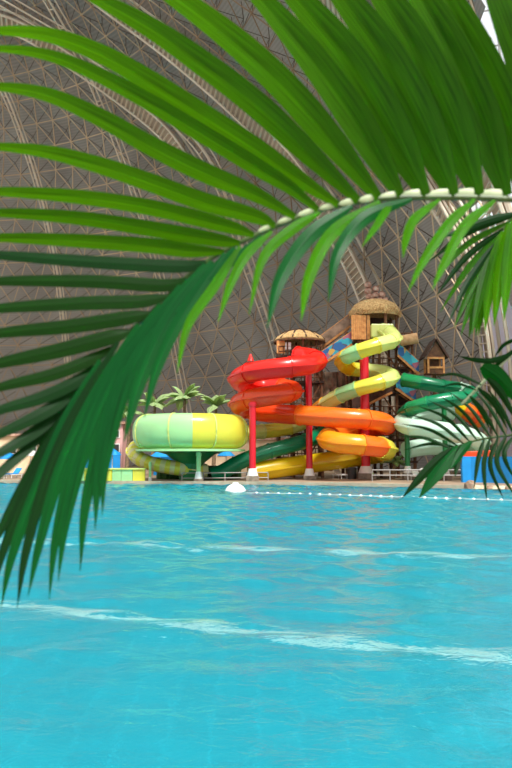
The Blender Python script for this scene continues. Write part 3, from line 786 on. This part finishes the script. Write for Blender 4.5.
for i, (x, y, s) in enumerate([(470, 484, 7), (477, 487, 5), (484, 485, 4.5), (490, 487.5, 4.5), (497, 486.5, 5), (503, 488.5, 4.5), (509, 487.5, 5), (516, 489, 6)]):
    Yr = onz(x, 489 + (x - 470) * .02, DZ).y + 1.0; p = P(x, y, Yr); p.z = DZ; r = mpx(s, Yr)
    bm = bmesh.new(); bmesh.ops.create_icosphere(bm, subdivisions=2, radius=r)
    for v in bm.verts: v.co *= random.uniform(.82, 1.1); v.co.z = max(v.co.z * (1.3 if i == 0 else .7), -.02)
    mb = MB(); mb.add([p + v.co for v in bm.verts], [[v.index for v in f.verts] for f in bm.faces]); bm.free()
    tag(mb.build('rock', M['beige'] if i % 3 else M['rock']), 'rounded beige rock along the blue wall, ' + rock_labels[i], 'rock', 'rocks at the right pool edge')

# ------------------------------------------------------------------ left side, deck furniture and background
lw = thing('splash_wall', 'low yellow and pale green wall at the pool edge left of the bowl', 'wall', P(124, 482, 61.5))
ORG[lw] = lw.location.copy()
for x0, x1, mt in ((60, 84, 'palegreen'), (84, 107, 'lemon'), (107, 112, 'lemon'), (112, 121, 'palegreen'), (121, 132.5, 'palegreen'), (132.5, 145, 'lemon')):
    a = P(x0 + .15, 482, 61.5); b = P(x1 - .15, 482, 61.5); z1 = zat(469.5, 61.5)
    mb = MB(); mb.box(((a.x + b.x) / 2, 61.6, (DZ + z1) / 2), (b.x - a.x, .3, z1 - DZ)); o = mb.build('panel', M[mt], lw, bevel=.03); o['label'] = 'yellow panel' if mt == 'lemon' else 'pale green panel'
a = P(60, 469, 61.5); b = P(146, 469, 61.5); mb = MB(); mb.box(((a.x + b.x) / 2, 61.6, zat(469, 61.5) + .02), (b.x - a.x, .5, .12)); mb.build('cap_rail', M['lime'], lw)

# white dome jet in the pool, near the far edge
j = onz(235.5, 491); jr = mpx(10.3, j.y)
jet = thing('pool_jet_dome', 'white domed jet cover standing out of the water', 'pool jet', (j.x, j.y, 0))
mb = MB(); mb.lathe((j.x, j.y, 0), [(jr, -.3), (jr, .02), (jr * .93, .16), (jr * .72, .34), (jr * .4, .47), (0.01, .52)], 28); mb.build('dome', M['white'], jet, smooth=True)
mb = MB(); mb.lathe((j.x, j.y, 0), [(jr * .3, .48), (jr * .3, .58), (jr * .2, .6), (.01, .6)], 16); mb.build('nozzle', M['white'], jet, smooth=True)
# lane rope with floats
rope = thing('lane_rope', 'floating rope of white beads crossing the far end of the pool', 'lane rope', onz(250, 494))
rp = catmull([onz(*q) + Vector((0, 0, .04)) for q in ((246, 493.4), (300, 494.4), (352, 496), (430, 498.5), (512, 501), (590, 503.5))], 30)
mb = MB(); mb.sweep(rp, [(.016 * math.cos(k * PI / 3), .016 * math.sin(k * PI / 3)) for k in range(6)]); mb.build('rope', M['white'], rope)
L_ = 0; last = rp[0]; cnt = 0
fl = None
for p in rp[1:]:
    L_ += (p - last).length; last = p
    if L_ > .62 and cnt < 95:
        L_ = 0; cnt += 1
        if fl is None:
            mb = MB(); mb.sphere((0, 0, 0), .095, 10, 6, .8); ORG_s = Vector(rope.location)
            fl = mb.build('float', M['white'], None, smooth=True, origin=(0, 0, 0)); fl.parent = rope; fl.location = p - ORG_s
        else:
            c = fl.copy(); COL.objects.link(c); c.parent = rope; c.location = p - ORG_s

# safety railing behind the pool edge, under the bowl
rail = thing('safety_railing', 'thin grey steel railing on the deck below the bowl', 'railing', P(220, 481, 61.6))
rail.location.z = DZ; ORG[rail] = rail.location.copy()
a = P(182, 473, 61.6); b = P(268, 472.5, 61.6)
for q in (0, -.45):
    mb = MB(); mb.cyl(a + Vector((0, 0, q)), b + Vector((0, 0, q)), .05, n=6); mb.build('rail', M['steel'], rail)
for t in (0, .25, .5, .75, 1):
    p = a.lerp(b, t); mb = MB(); mb.cyl((p.x, p.y, DZ), (p.x, p.y, a.z), .05, n=6); mb.build('upright', M['steel'], rail)
rail2 = thing('safety_railing', 'thin grey steel railing on the deck below the mint slide', 'railing', P(400, 482, 61.0))
rail2.location.z = DZ; ORG[rail2] = rail2.location.copy()
a = P(372, 470, 61); b = P(462, 470, 60)
for q in (0, -.45):
    mb = MB(); mb.cyl(a + Vector((0, 0, q)), b + Vector((0, 0, q)), .05, n=6); mb.build('rail', M['steel'], rail2)
for t in (0, .2, .4, .6, .8, 1):
    p = a.lerp(b, t); mb = MB(); mb.cyl((p.x, p.y, DZ), (p.x, p.y, a.z), .05, n=6); mb.build('upright', M['steel'], rail2)

# sun loungers
def lounger(p, rz, mat, label):
    root = thing('sun_lounger', label, 'sun lounger', p, 'sun loungers on the far deck')
    R = Matrix.Rotation(rz, 3, 'Z'); o = Vector(p)
    def W(x, y, z): return o + R @ Vector((x, y, z))
    mb = MB()
    for s in (-1, 1): mb.bar(W(s * .32, -.95, .34), W(s * .32, .95, .34), .05, .06)
    mb.build('frame', M['white'], root)
    for sx in (-1, 1):
        for sy in (-.8, .8):
            mb = MB(); mb.bar(W(sx * .3, sy, 0), W(sx * .3, sy, .34), .05); mb.build('leg', M['white'], root)
    mb = MB(); mb.box(W(0, -.35, .41), (.62, 1.2, .1), M3=R); mb.build('mattress', M[mat], root)
    mb = MB(); RB = R @ Matrix.Rotation(.75, 3, 'X'); mb.box(W(0, .5, .66), (.62, .8, .09), M3=RB); mb.build('backrest', M[mat], root)
    return root
spots = [(2, 68, .2, 'blue', 'blue sun lounger at the far left picture edge'), (14, 70, -.3, 'blue', 'blue sun lounger seen between the leftmost palm leaflets'), (38, 69, .1, 'white', 'white sun lounger left of the low coloured wall'), (60, 70, .3, 'blue', 'blue sun lounger behind the hanging leaflet tips'), (100, 71, 0, 'blue', 'blue sun lounger in front of the pink pavilion'), (117, 66, .2, 'blue', 'blue sun lounger just behind the low yellow wall'),
         (212, 69, .3, 'pink', 'pink sun lounger below the right half of the bowl'), (222, 68, -.2, 'blue', 'blue sun lounger beneath the dark green tube'), (232, 70, .1, 'white', 'white sun lounger by the left red post'), (340, 67.5, .4, 'white', 'white sun lounger under the orange coils'), (418, 63, .2, 'white', 'white sun lounger beside the green post')]
for x, Y, rz, mt, lb in spots:
    p = P(x, 478, Y); p.z = DZ; lounger(p, rz, mt, lb)
# parasols
def parasol(x, Y, ytop, rpx, mat, label):
    p = P(x, 478, Y); p.z = DZ; root = thing('parasol', label, 'parasol', p, 'parasols behind the pool'); zt = zat(ytop, Y); r = mpx(rpx, Y)
    mb = MB(); mb.cyl(p, (p.x, p.y, zt), .05, n=8); mb.build('pole', M['white'], root)
    mb = MB(); mb.lathe((p.x, p.y, 0), [(r, zt - .7), (r * .5, zt - .3), (.02, zt), (.02, zt - .05), (r * .5, zt - .35), (r, zt - .74)], 8); mb.build('canopy', M[mat], root)
    mb = MB(); mb.cyl((p.x, p.y, DZ), (p.x, p.y, DZ + .12), .35, n=14); mb.build('base', M['concrete'], root)
parasol(8, 74, 452, 12, 'blue', 'blue parasol at the left picture edge'); parasol(30, 76, 449, 12, 'white', 'white parasol next to the blue one on the left')
parasol(112, 72, 448, 9, 'blue', 'blue parasol left of the banded tube'); parasol(160, 74, 450, 11, 'blue', 'blue parasol seen under the left half of the bowl'); parasol(182, 75, 450, 10, 'blue', 'blue parasol seen under the middle of the bowl'); parasol(226, 74, 449, 9, 'blue', 'blue parasol right of the bowl post')
# pavilion and buildings behind
def building(x0, x1, ytop, Y, mat, name, label, wins):
    a = P(x0, 470, Y); b = P(x1, 470, Y); zt = zat(ytop, Y); root = thing(name, label, 'building', ((a.x + b.x) / 2, Y + 2, DZ))
    mb = MB(); mb.box(((a.x + b.x) / 2, Y + 2, (DZ + zt) / 2), (b.x - a.x, 4, zt - DZ)); mb.build('wall', M[mat], root)
    mb = MB(); mb.box(((a.x + b.x) / 2, Y + 2, zt + .15), (b.x - a.x + .6, 4.6, .3)); mb.build('roof', M['clay'], root)
    for wx, wy, ww, wh in wins:
        c = P(wx, wy, Y); mb = MB(); mb.box((c.x, Y, c.z), (mpx(ww, Y) + .2, .16, mpx(wh, Y) + .2)); f = mb.build('window', M['white'], root)
        mb = MB(); mb.box((c.x, Y - .06, c.z), (mpx(ww, Y), .1, mpx(wh, Y))); mb.build('pane', M['dark'], f)
    return root
building(-60, 62, 436, 88, 'beige', 'beach_bar', 'long beige beach building behind the hanging leaflets', [(-10, 450, 8, 6), (12, 450, 8, 6), (32, 450, 8, 6), (50, 450, 8, 6)])
building(72, 122, 424, 84, 'pink', 'pavilion', 'pink pavilion left of the banded tube', [(104, 434, 6, 6), (116, 434, 6, 6), (84, 434, 6, 6), (116, 448, 6, 7), (104, 448, 6, 7)])
building(205, 345, 440, 90, 'beige', 'changing_block', 'low beige block far behind the coils', [(222, 452, 7, 6), (258, 452, 7, 6), (284, 452, 7, 6), (330, 452, 7, 6)])
# blue mural screens under the bowl
for x0, x1, lb in ((60, 120, 'blue screen wall left of the banded tube'), (150, 188, 'blue screen wall seen under the bowl')):
    a = P(x0, 470, 79); b = P(x1, 470, 79); z1 = zat(452, 79)
    mb = MB(); mb.box(((a.x + b.x) / 2, 79, (DZ + z1) / 2), (b.x - a.x, .25, z1 - DZ)); tag(mb.build('screen_wall', M['blue']), lb, 'screen')
# hedge strip under slides
for x0, x1, Y, h, lb in ((205, 238, 66.5, 1.1, 'dark green clipped hedge under the right of the bowl'), (160, 190, 67, .9, 'dark green clipped hedge behind the banded tube')):
    a = P(x0, 480, Y); b = P(x1, 480, Y); mb = MB(); n = 14
    for i in range(n):
        for k in range(3):
            mb.sphere((a.x + (b.x - a.x) * (i + .5) / n, Y + random.uniform(-.4, .4), DZ + h * (.25 + .25 * k)), .45, 8, 5)
    tag(mb.build('hedge', M['hedge']), lb, 'hedge')
for i, (x, Y, mt, lb) in enumerate([(352, 66.5, 'dark', 'dark grey bin under the orange coils'), (436, 61.5, 'dark', 'dark grey bin by the pool edge under the mint slide'), (270, 67, 'white', 'white box behind the left red post'), (425, 62.5, 'white', 'white box beside the dark bin')]):
    p = P(x, 480, Y); mb = MB(); mb.cyl((p.x, Y, DZ), (p.x, Y, DZ + 1.0), .38, .45, 14); root = thing('bin' if mt == 'dark' else 'towel_box', lb, 'bin' if mt == 'dark' else 'box', (p.x, Y, DZ)); mb.build('body', M[mt], root, smooth=True)
    mb = MB(); mb.cyl((p.x, Y, DZ + 1.0), (p.x, Y, DZ + 1.1), .48, .3, 14); mb.build('lid', M[mt], root, smooth=True)

# garden palms
def garden_palm(x, ycrown, Y, s, nf, label, seed):
    rnd = random.Random(seed); p = P(x, 478, Y); p.z = DZ; zc = zat(ycrown, Y)
    root = thing('palm_tree', label, 'palm tree', p, 'palm trees behind the bowl')
    mb = MB(); tp = [Vector((p.x + .3 * math.sin(k / 8 * 1.5), p.y, DZ + (zc - DZ) * k / 8)) for k in range(9)]
    mb.sweep(tp, [(.2 * math.cos(k * PI / 5), .2 * math.sin(k * PI / 5)) for k in range(10)], scale=[1.3 - .5 * k / 8 for k in range(9)]); mb.build('trunk', M['trunk'], root, smooth=True)
    top = tp[-1]
    for k in range(nf):
        az = 2 * PI * k / nf + rnd.uniform(-.25, .25); el = rnd.uniform(.3, 1.4); L = s * rnd.uniform(.85, 1.1)
        pts = []
        for i in range(9):
            t = i / 8; r = L * t * math.cos(el * (1 - .2 * t)); z = L * (t * math.sin(el) - .75 * t * t * (1 - .25 * el))
            pts.append(top + Vector((math.cos(az) * r, math.sin(az) * r, z)))
        mb = MB(); mb.uv = []
        for i in range(9):
            T = (pts[min(8, i + 1)] - pts[max(0, i - 1)]).normalized(); S = T.cross(Vector((0, 0, 1))).normalized(); U = S.cross(T)
            w = s * .2 * math.sin(PI * min(1, .12 + i / 8 * .88)) + .02
            for a in (-1, -.5, 0, .5, 1):
                mb.v.append(pts[i] + S * a * w - U * abs(a) * w * .55); mb.uv.append((a * .5 + .5, i / 8 * 6))
        for i in range(8):
            for q in range(4): mb.f.append([i * 5 + q, i * 5 + q + 1, i * 5 + 6 + q, i * 5 + 5 + q]); mb.mi.append(0)
        mb.build('frond', M['palmleaf'], root, smooth=True)
garden_palm(181, 399, 76, 3.1, 14, 'pale palm tree rising behind the middle of the bowl', 1)
garden_palm(151, 405, 78, 3.0, 12, 'palm tree behind the left end of the bowl', 2)
garden_palm(213, 406, 82, 3.0, 11, 'darker palm tree between the bowl and the red coils', 3)
garden_palm(126, 412, 80, 2.4, 11, 'palm tree above the pink pavilion', 4)
garden_palm(476, 452, 66, 2.0, 11, 'small palm tree behind the mint slide near the lilac wall', 5)
garden_palm(392, 462, 66, 1.6, 12, 'low spiky palm under the left end of the mint slide', 6)

# ------------------------------------------------------------------ foreground palm fronds
def leaflet(root, pix, Yb, Yt, wpx, tilt, mat, fold=.28, twist=0.0, peak=.32, tipw=0.0):
    n = len(pix)
    ctrl = [P(x, y, Yb + (Yt - Yb) * (i / (n - 1))) for i, (x, y) in enumerate(pix)]
    pts = catmull(ctrl, 8); N = len(pts); mb = MB(); mb.uv = []
    wid = mpx(wpx, (Yb + Yt) / 2); acc = 0
    for i, p in enumerate(pts):
        t = i / (N - 1)
        if i: acc += (p - pts[i - 1]).length
        T = (pts[min(N - 1, i + 1)] - pts[max(0, i - 1)]).normalized()
        V = (CAM - p).normalized(); V = (V - T * V.dot(T)).normalized()
        Nn = Matrix.Rotation(tilt + twist * t, 3, T) @ V; S = T.cross(Nn).normalized()
        if t < peak: w = .3 + .7 * math.sin(PI / 2 * t / peak)
        else:
            u = (t - peak) / (1 - peak); w = max(0.0, 1 - u ** 2.4)
        w = max(w * wid, .0012)
        for a in (-1, -.55, -.08, 0, .08, .55, 1):
            k = abs(a); off = -fold * w * (k if k > .1 else .1) * .5
            if a == 0: off = 0
            mb.v.append(p + S * a * w / 2 + Nn * off); mb.uv.append((a * .5 + .5, acc * 8))
    for i in range(N - 1):
        for q in range(6): mb.f.append([i * 7 + q, i * 7 + q + 1, i * 7 + 8 + q, i * 7 + 7 + q]); mb.mi.append(0)
    return mb.build('leaflet', M[mat], root, smooth=True)
def frond(label, pix, depths, r0, r1, mat='rachis', stalk=()):
    n = len(pix); pts = catmull([Vector(q) for q in stalk] + [P(x, y, depths[0] + (depths[1] - depths[0]) * i / (n - 1)) for i, (x, y) in enumerate(pix)], 8)
    root = thing('palm_frond', label, 'palm frond', pts[0])
    mb = MB(); N = len(pts); mb.sweep(pts, [(math.cos(k * PI / 4), math.sin(k * PI / 4)) for k in range(8)], scale=[r0 + (r1 - r0) * i / (N - 1) for i in range(N)])
    mb.build('rachis', M[mat], root, smooth=True)
    return root
Y1 = 1.2
fr = frond('huge green palm frond arching across the top and left of the view', [(600, 212), (545, 203), (512, 199.5), (456, 197.5), (381, 199), (321, 210), (256, 235), (200, 266), (150, 313), (109, 350), (75, 390), (47, 426), (30, 452)], (Y1, Y1 + .05), .0085, .0022, stalk=[(1.5, .95, .25), (1.45, 1.0, 1.4), (1.25, 1.1, 2.4), (.92, 1.17, 2.82)])
# the leaflets of the upper and left side; shade on the lower ones is darker colour
UP = [
 ([(585, 208), (575, 130), (545, 40), (520, -40)], 44, 'leaf'), ([(555, 204), (532, 90), (507, 15), (488, -30), (470, -60)], 40, 'leaf'),
 ([(528, 200), (503, 115), (472, 48), (440, -10), (410, -60)], 44, 'leaf'), ([(506, 197), (482, 122), (450, 50), (415, -10), (370, -70)], 44, 'leaf'), ([(478, 196), (452, 125), (418, 52), (378, -10), (330, -70)], 44, 'leaf'),
 ([(453, 196), (424, 128), (387, 58), (340, -6), (290, -60)], 42, 'leaf'), ([(425, 196), (392, 132), (350, 62), (298, 0), (240, -60)], 42, 'leaf'), ([(400, 196), (362, 132), (318, 68), (268, 8), (210, -50)], 38, 'leaf'),
 ([(378, 198), (332, 142), (280, 84), (222, 32), (150, -20), (90, -60)], 34, 'leaf'), ([(358, 201), (310, 155), (256, 105), (200, 62), (150, 28), (90, -5), (20, -40)], 28, 'leaf'),
 ([(338, 205), (300, 180), (256, 150), (200, 114), (150, 82), (100, 54), (50, 36), (0, 31), (-60, 34)], 25, 'leaf'), ([(318, 210), (290, 188), (256, 167), (200, 133), (150, 103), (100, 76), (50, 56), (0, 49), (-50, 52)], 20, 'leaf'),
 ([(295, 217), (256, 195), (200, 171), (150, 146), (100, 118), (50, 96), (0, 87), (-60, 86)], 22, 'leaf'), ([(275, 226), (256, 217), (200, 201), (150, 183), (100, 166), (50, 153), (0, 147), (-60, 145)], 21, 'leaf'),
 ([(254, 235), (225, 226), (150, 208), (75, 197), (0, 192), (-60, 193)], 18, 'leaf'), ([(240, 243), (215, 240), (150, 229), (75, 218), (0, 213), (-60, 213)], 17, 'leaf'), ([(224, 252), (190, 251), (150, 246), (75, 241), (0, 238), (-60, 240)], 17, 'leaf'),
 ([(206, 262), (180, 266), (100, 262), (0, 255), (-60, 252)], 15, 'leafd'), ([(186, 279), (165, 285), (90, 281), (0, 281), (-60, 285)], 15, 'leaf_shade'), ([(168, 296), (140, 301), (80, 303), (0, 308), (-60, 316)], 16, 'leaf_shade'),
 ([(150, 313), (125, 318), (70, 326), (0, 333), (-60, 345)], 16, 'leaf_shade'), ([(130, 331), (110, 337), (60, 350), (0, 363), (-50, 378)], 17, 'leaf_shade'), ([(111, 348), (85, 362), (50, 375), (0, 387), (-50, 404)], 14, 'leaf_shade'), ([(95, 366), (75, 382), (40, 398), (0, 410), (-40, 428)], 14, 'leafd'),
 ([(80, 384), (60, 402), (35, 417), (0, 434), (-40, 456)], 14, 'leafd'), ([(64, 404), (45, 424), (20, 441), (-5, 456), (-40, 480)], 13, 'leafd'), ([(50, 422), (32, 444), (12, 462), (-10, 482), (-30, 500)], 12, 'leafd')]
for i, (pix, w, mt) in enumerate(UP):
    t = -.45 if i < 9 else (-.35 if i < 17 else .35)
    leaflet(fr, pix, Y1 + .005, Y1 + .22 - .012 * i, w, t + random.uniform(-.08, .08), mt, .13)
# the hanging leaflets of the lower side
DN = [
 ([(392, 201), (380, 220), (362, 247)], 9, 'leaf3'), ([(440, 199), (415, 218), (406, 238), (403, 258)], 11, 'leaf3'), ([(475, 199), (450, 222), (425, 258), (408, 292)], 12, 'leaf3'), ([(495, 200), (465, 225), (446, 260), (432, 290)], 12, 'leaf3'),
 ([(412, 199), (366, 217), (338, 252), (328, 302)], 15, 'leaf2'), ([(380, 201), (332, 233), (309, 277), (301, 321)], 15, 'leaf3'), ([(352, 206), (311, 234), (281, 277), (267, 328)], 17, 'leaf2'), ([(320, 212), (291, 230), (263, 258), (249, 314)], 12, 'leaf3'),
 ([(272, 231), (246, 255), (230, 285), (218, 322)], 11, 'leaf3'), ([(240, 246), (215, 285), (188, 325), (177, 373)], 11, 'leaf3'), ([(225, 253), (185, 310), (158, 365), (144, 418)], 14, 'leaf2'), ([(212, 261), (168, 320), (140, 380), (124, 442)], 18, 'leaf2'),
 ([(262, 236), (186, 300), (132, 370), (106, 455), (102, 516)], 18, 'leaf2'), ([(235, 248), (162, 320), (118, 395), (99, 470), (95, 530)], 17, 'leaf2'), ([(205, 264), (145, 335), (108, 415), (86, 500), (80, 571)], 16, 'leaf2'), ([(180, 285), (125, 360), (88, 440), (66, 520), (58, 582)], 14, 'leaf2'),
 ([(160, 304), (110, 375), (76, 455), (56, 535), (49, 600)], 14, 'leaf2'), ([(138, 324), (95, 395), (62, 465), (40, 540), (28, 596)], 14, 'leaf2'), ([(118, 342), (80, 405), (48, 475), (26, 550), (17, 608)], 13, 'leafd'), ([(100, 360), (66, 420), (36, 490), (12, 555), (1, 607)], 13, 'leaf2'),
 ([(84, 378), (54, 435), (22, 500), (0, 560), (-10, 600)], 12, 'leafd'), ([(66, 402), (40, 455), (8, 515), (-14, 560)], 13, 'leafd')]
for i, (pix, w, mt) in enumerate(DN):
    leaflet(fr, pix, Y1 - .005, Y1 - .12 + .004 * i, w, .35 + random.uniform(-.1, .1), mt, .2)
# pale leaf bases between the leaflets along the top of the midrib
for k, (x, y) in enumerate([(492, 191.5), (466, 190.5), (440, 191), (412, 191.5), (389, 193.5), (368, 196), (348, 199.5), (328, 204), (306, 210), (285, 217.5), (265, 226)]):
    h = 11 - k * .55; w_ = (24 - k) / 2; sl = .02 + .045 * k
    mb = MB(); a = P(x + w_, y + 2.5 - sl * w_, Y1 + .014); b = P(x - w_, y + 2.5 + sl * w_, Y1 + .014)
    q = [(.003 * math.cos(t_ * PI / 5), mpx(h / 2, Y1) * math.sin(t_ * PI / 5)) for t_ in range(10)]
    mb.sweep([a, a.lerp(b, .15), a.lerp(b, .5), a.lerp(b, .85), b], q, scale=[.35, .9, 1, .8, .2])
    mb.build('leaf_base', M['sheath'], fr, smooth=True)

Y2 = 1.9
f2 = frond('smaller palm frond hanging into the picture from the upper right', [(575, 190), (535, 205), (512, 218), (496, 240), (484, 268), (478, 292)], (Y2, Y2 + .05), .009, .002, stalk=[(1.8, 1.0, .25), (1.75, 1.2, 1.8), (1.45, 1.6, 2.95)])
for i, (b, m, t, w, mt) in enumerate([((520, 212), (480, 222), (432, 242), 7, 'leafd'), ((514, 216), (470, 232), (428, 262), 7, 'leafd'), ((508, 222), (466, 245), (432, 282), 7, 'leaf'), ((503, 229), (466, 258), (436, 296), 7, 'leafd'), ((498, 236), (468, 268), (440, 312), 7, 'leaf'), ((494, 244), (468, 282), (447, 326), 7, 'leafd'),
    ((490, 254), (470, 290), (454, 328), 7, 'leaf'), ((486, 264), (472, 300), (461, 335), 7, 'leaf'), ((482, 276), (474, 308), (469, 338), 7, 'leaf'), ((479, 288), (478, 312), (476, 336), 6, 'leaf'),
    ((520, 213), (517, 268), (518, 315), 12, 'leaf3'), ((514, 217), (508, 270), (504, 321), 12, 'leaf3'), ((508, 223), (499, 275), (494, 326), 12, 'leaf3'), ((502, 231), (491, 280), (485, 331), 12, 'leaf3'), ((497, 240), (486, 285), (478, 336), 10, 'leaf'), ((491, 252), (481, 292), (472, 334), 9, 'leaf')]):
    leaflet(f2, [b, m, t], Y2, Y2 - .1 + .02 * (i % 5), w, .3 * (-1) ** i, mt, .3)
Y3 = 2.3
f3 = frond('low palm frond reaching in from the right over the pool edge', [(590, 428), (545, 431), (512, 435), (483, 439), (462, 444.5), (450, 450)], (Y3, Y3 + .1), .008, .002, stalk=[(1.9, 1.05, .25), (1.85, 1.4, 1.5), (1.5, 2.0, 2.4)])
for i, (pp, w, mt) in enumerate([
    ([(458, 446), (440, 468), (419, 498)], 15, 'leaf2'), ([(452, 448), (428, 470), (402, 498)], 10, 'leafd'), ([(462, 444), (458, 458), (455, 477)], 8, 'leafd'), ([(472, 441), (462, 452), (450, 470)], 8, 'leaf2'), ([(484, 439), (478, 460), (474, 488)], 5, 'leafd'), ([(490, 438), (484, 465), (487, 502)], 5, 'leafd'), ([(498, 437), (490, 465), (503, 498)], 5, 'leafd'), ([(506, 436), (497, 462), (516, 498)], 5.5, 'leafd'), ([(514, 435), (504, 455), (516, 482)], 5, 'leafd'), ([(524, 434), (520, 450), (530, 470)], 6, 'leafd'),
    ([(452, 449), (425, 438), (398, 436)], 3.6, 'leafd'), ([(458, 446), (430, 430), (402, 424)], 3.6, 'leafd'), ([(464, 444), (438, 424), (408, 414)], 3.8, 'leafd'), ([(470, 442), (446, 418), (418, 406)], 3.8, 'leafd'), ([(477, 440), (455, 414), (428, 400)], 3.8, 'leafd'), ([(484, 439), (463, 412), (440, 396)], 3.8, 'leafd'), ([(491, 438), (472, 410), (450, 392)], 3.8, 'leafd'), ([(498, 437), (481, 408), (462, 390)], 4, 'leafd'), ([(506, 436), (490, 408), (474, 390)], 4, 'leafd'), ([(514, 435), (501, 408), (487, 388)], 4, 'leafd'), ([(522, 434), (512, 410), (500, 390)], 4, 'leafd'), ([(456, 447), (430, 444), (404, 450)], 3.4, 'leafd')]):
    leaflet(f3, pp, Y3, Y3 + .06 * (1 if i > 9 else -1), w, .25 * (-1) ** i, mt, .25)
Y4 = 1.9
f4 = frond('part of a dark palm frond with a pale stalk at the right edge', [(570, 300), (540, 326), (511, 354), (492, 373), (475, 391), (462, 404)], (Y4, Y4 + .1), .0085, .004, 'sheath', stalk=[(1.7, .9, .25), (1.6, 1.2, 1.8), (1.3, 1.6, 2.85)])
for i, (pp, w, mt) in enumerate([
    ([(512, 353), (495, 360), (476, 360), (458, 356)], 6, 'leafd'), ([(520, 346), (500, 362), (492, 372)], 5, 'leafd'), ([(482, 366), (500, 380), (522, 406)], 19, 'leaf2'), ([(488, 378), (502, 394), (516, 420)], 8, 'leafd'),
    ([(482, 385), (465, 377), (450, 374), (434, 378)], 3.5, 'leafd'), ([(476, 390), (458, 384), (440, 387)], 3, 'leafd'), ([(470, 396), (482, 412), (490, 430)], 5, 'leafd'), ([(520, 338), (504, 345), (494, 358)], 4, 'rach'), ([(478, 388), (494, 404), (508, 430)], 6, 'leafd')]):
    leaflet(f4, pp, Y4, Y4 + .05, w, .2 * (-1) ** i, 'leafd' if mt == 'rach' else mt, .25)

# ------------------------------------------------------------------ light
w = bpy.data.worlds.new('daylight'); sc.world = w; w.use_nodes = True
bg = w.node_tree.nodes['Background']; bg.inputs['Color'].default_value = (1.0, 0.985, 0.96, 1); bg.inputs['Strength'].default_value = 0.85
sd = bpy.data.lights.new('skylight_sun', 'SUN'); sd.energy = 4.8; sd.angle = math.radians(14); sd.color = (1, .96, .9)
so = bpy.data.objects.new('skylight_sun', sd); COL.objects.link(so); so.location = (30, -20, 60)
so.rotation_euler = Vector((-.3, .55, -1)).to_track_quat('-Z', 'Y').to_euler()

vs = sc.view_settings
sc.display_settings.display_device = 'sRGB'
vs.view_transform = 'Standard'; vs.look = 'None'; vs.gamma = 1; vs.use_curve_mapping = False; vs.exposure = 0.3
try:
    sc.cycles.use_denoising = True; sc.cycles.max_bounces = 10; sc.cycles.transmission_bounces = 8; sc.cycles.transparent_max_bounces = 8
except Exception: pass
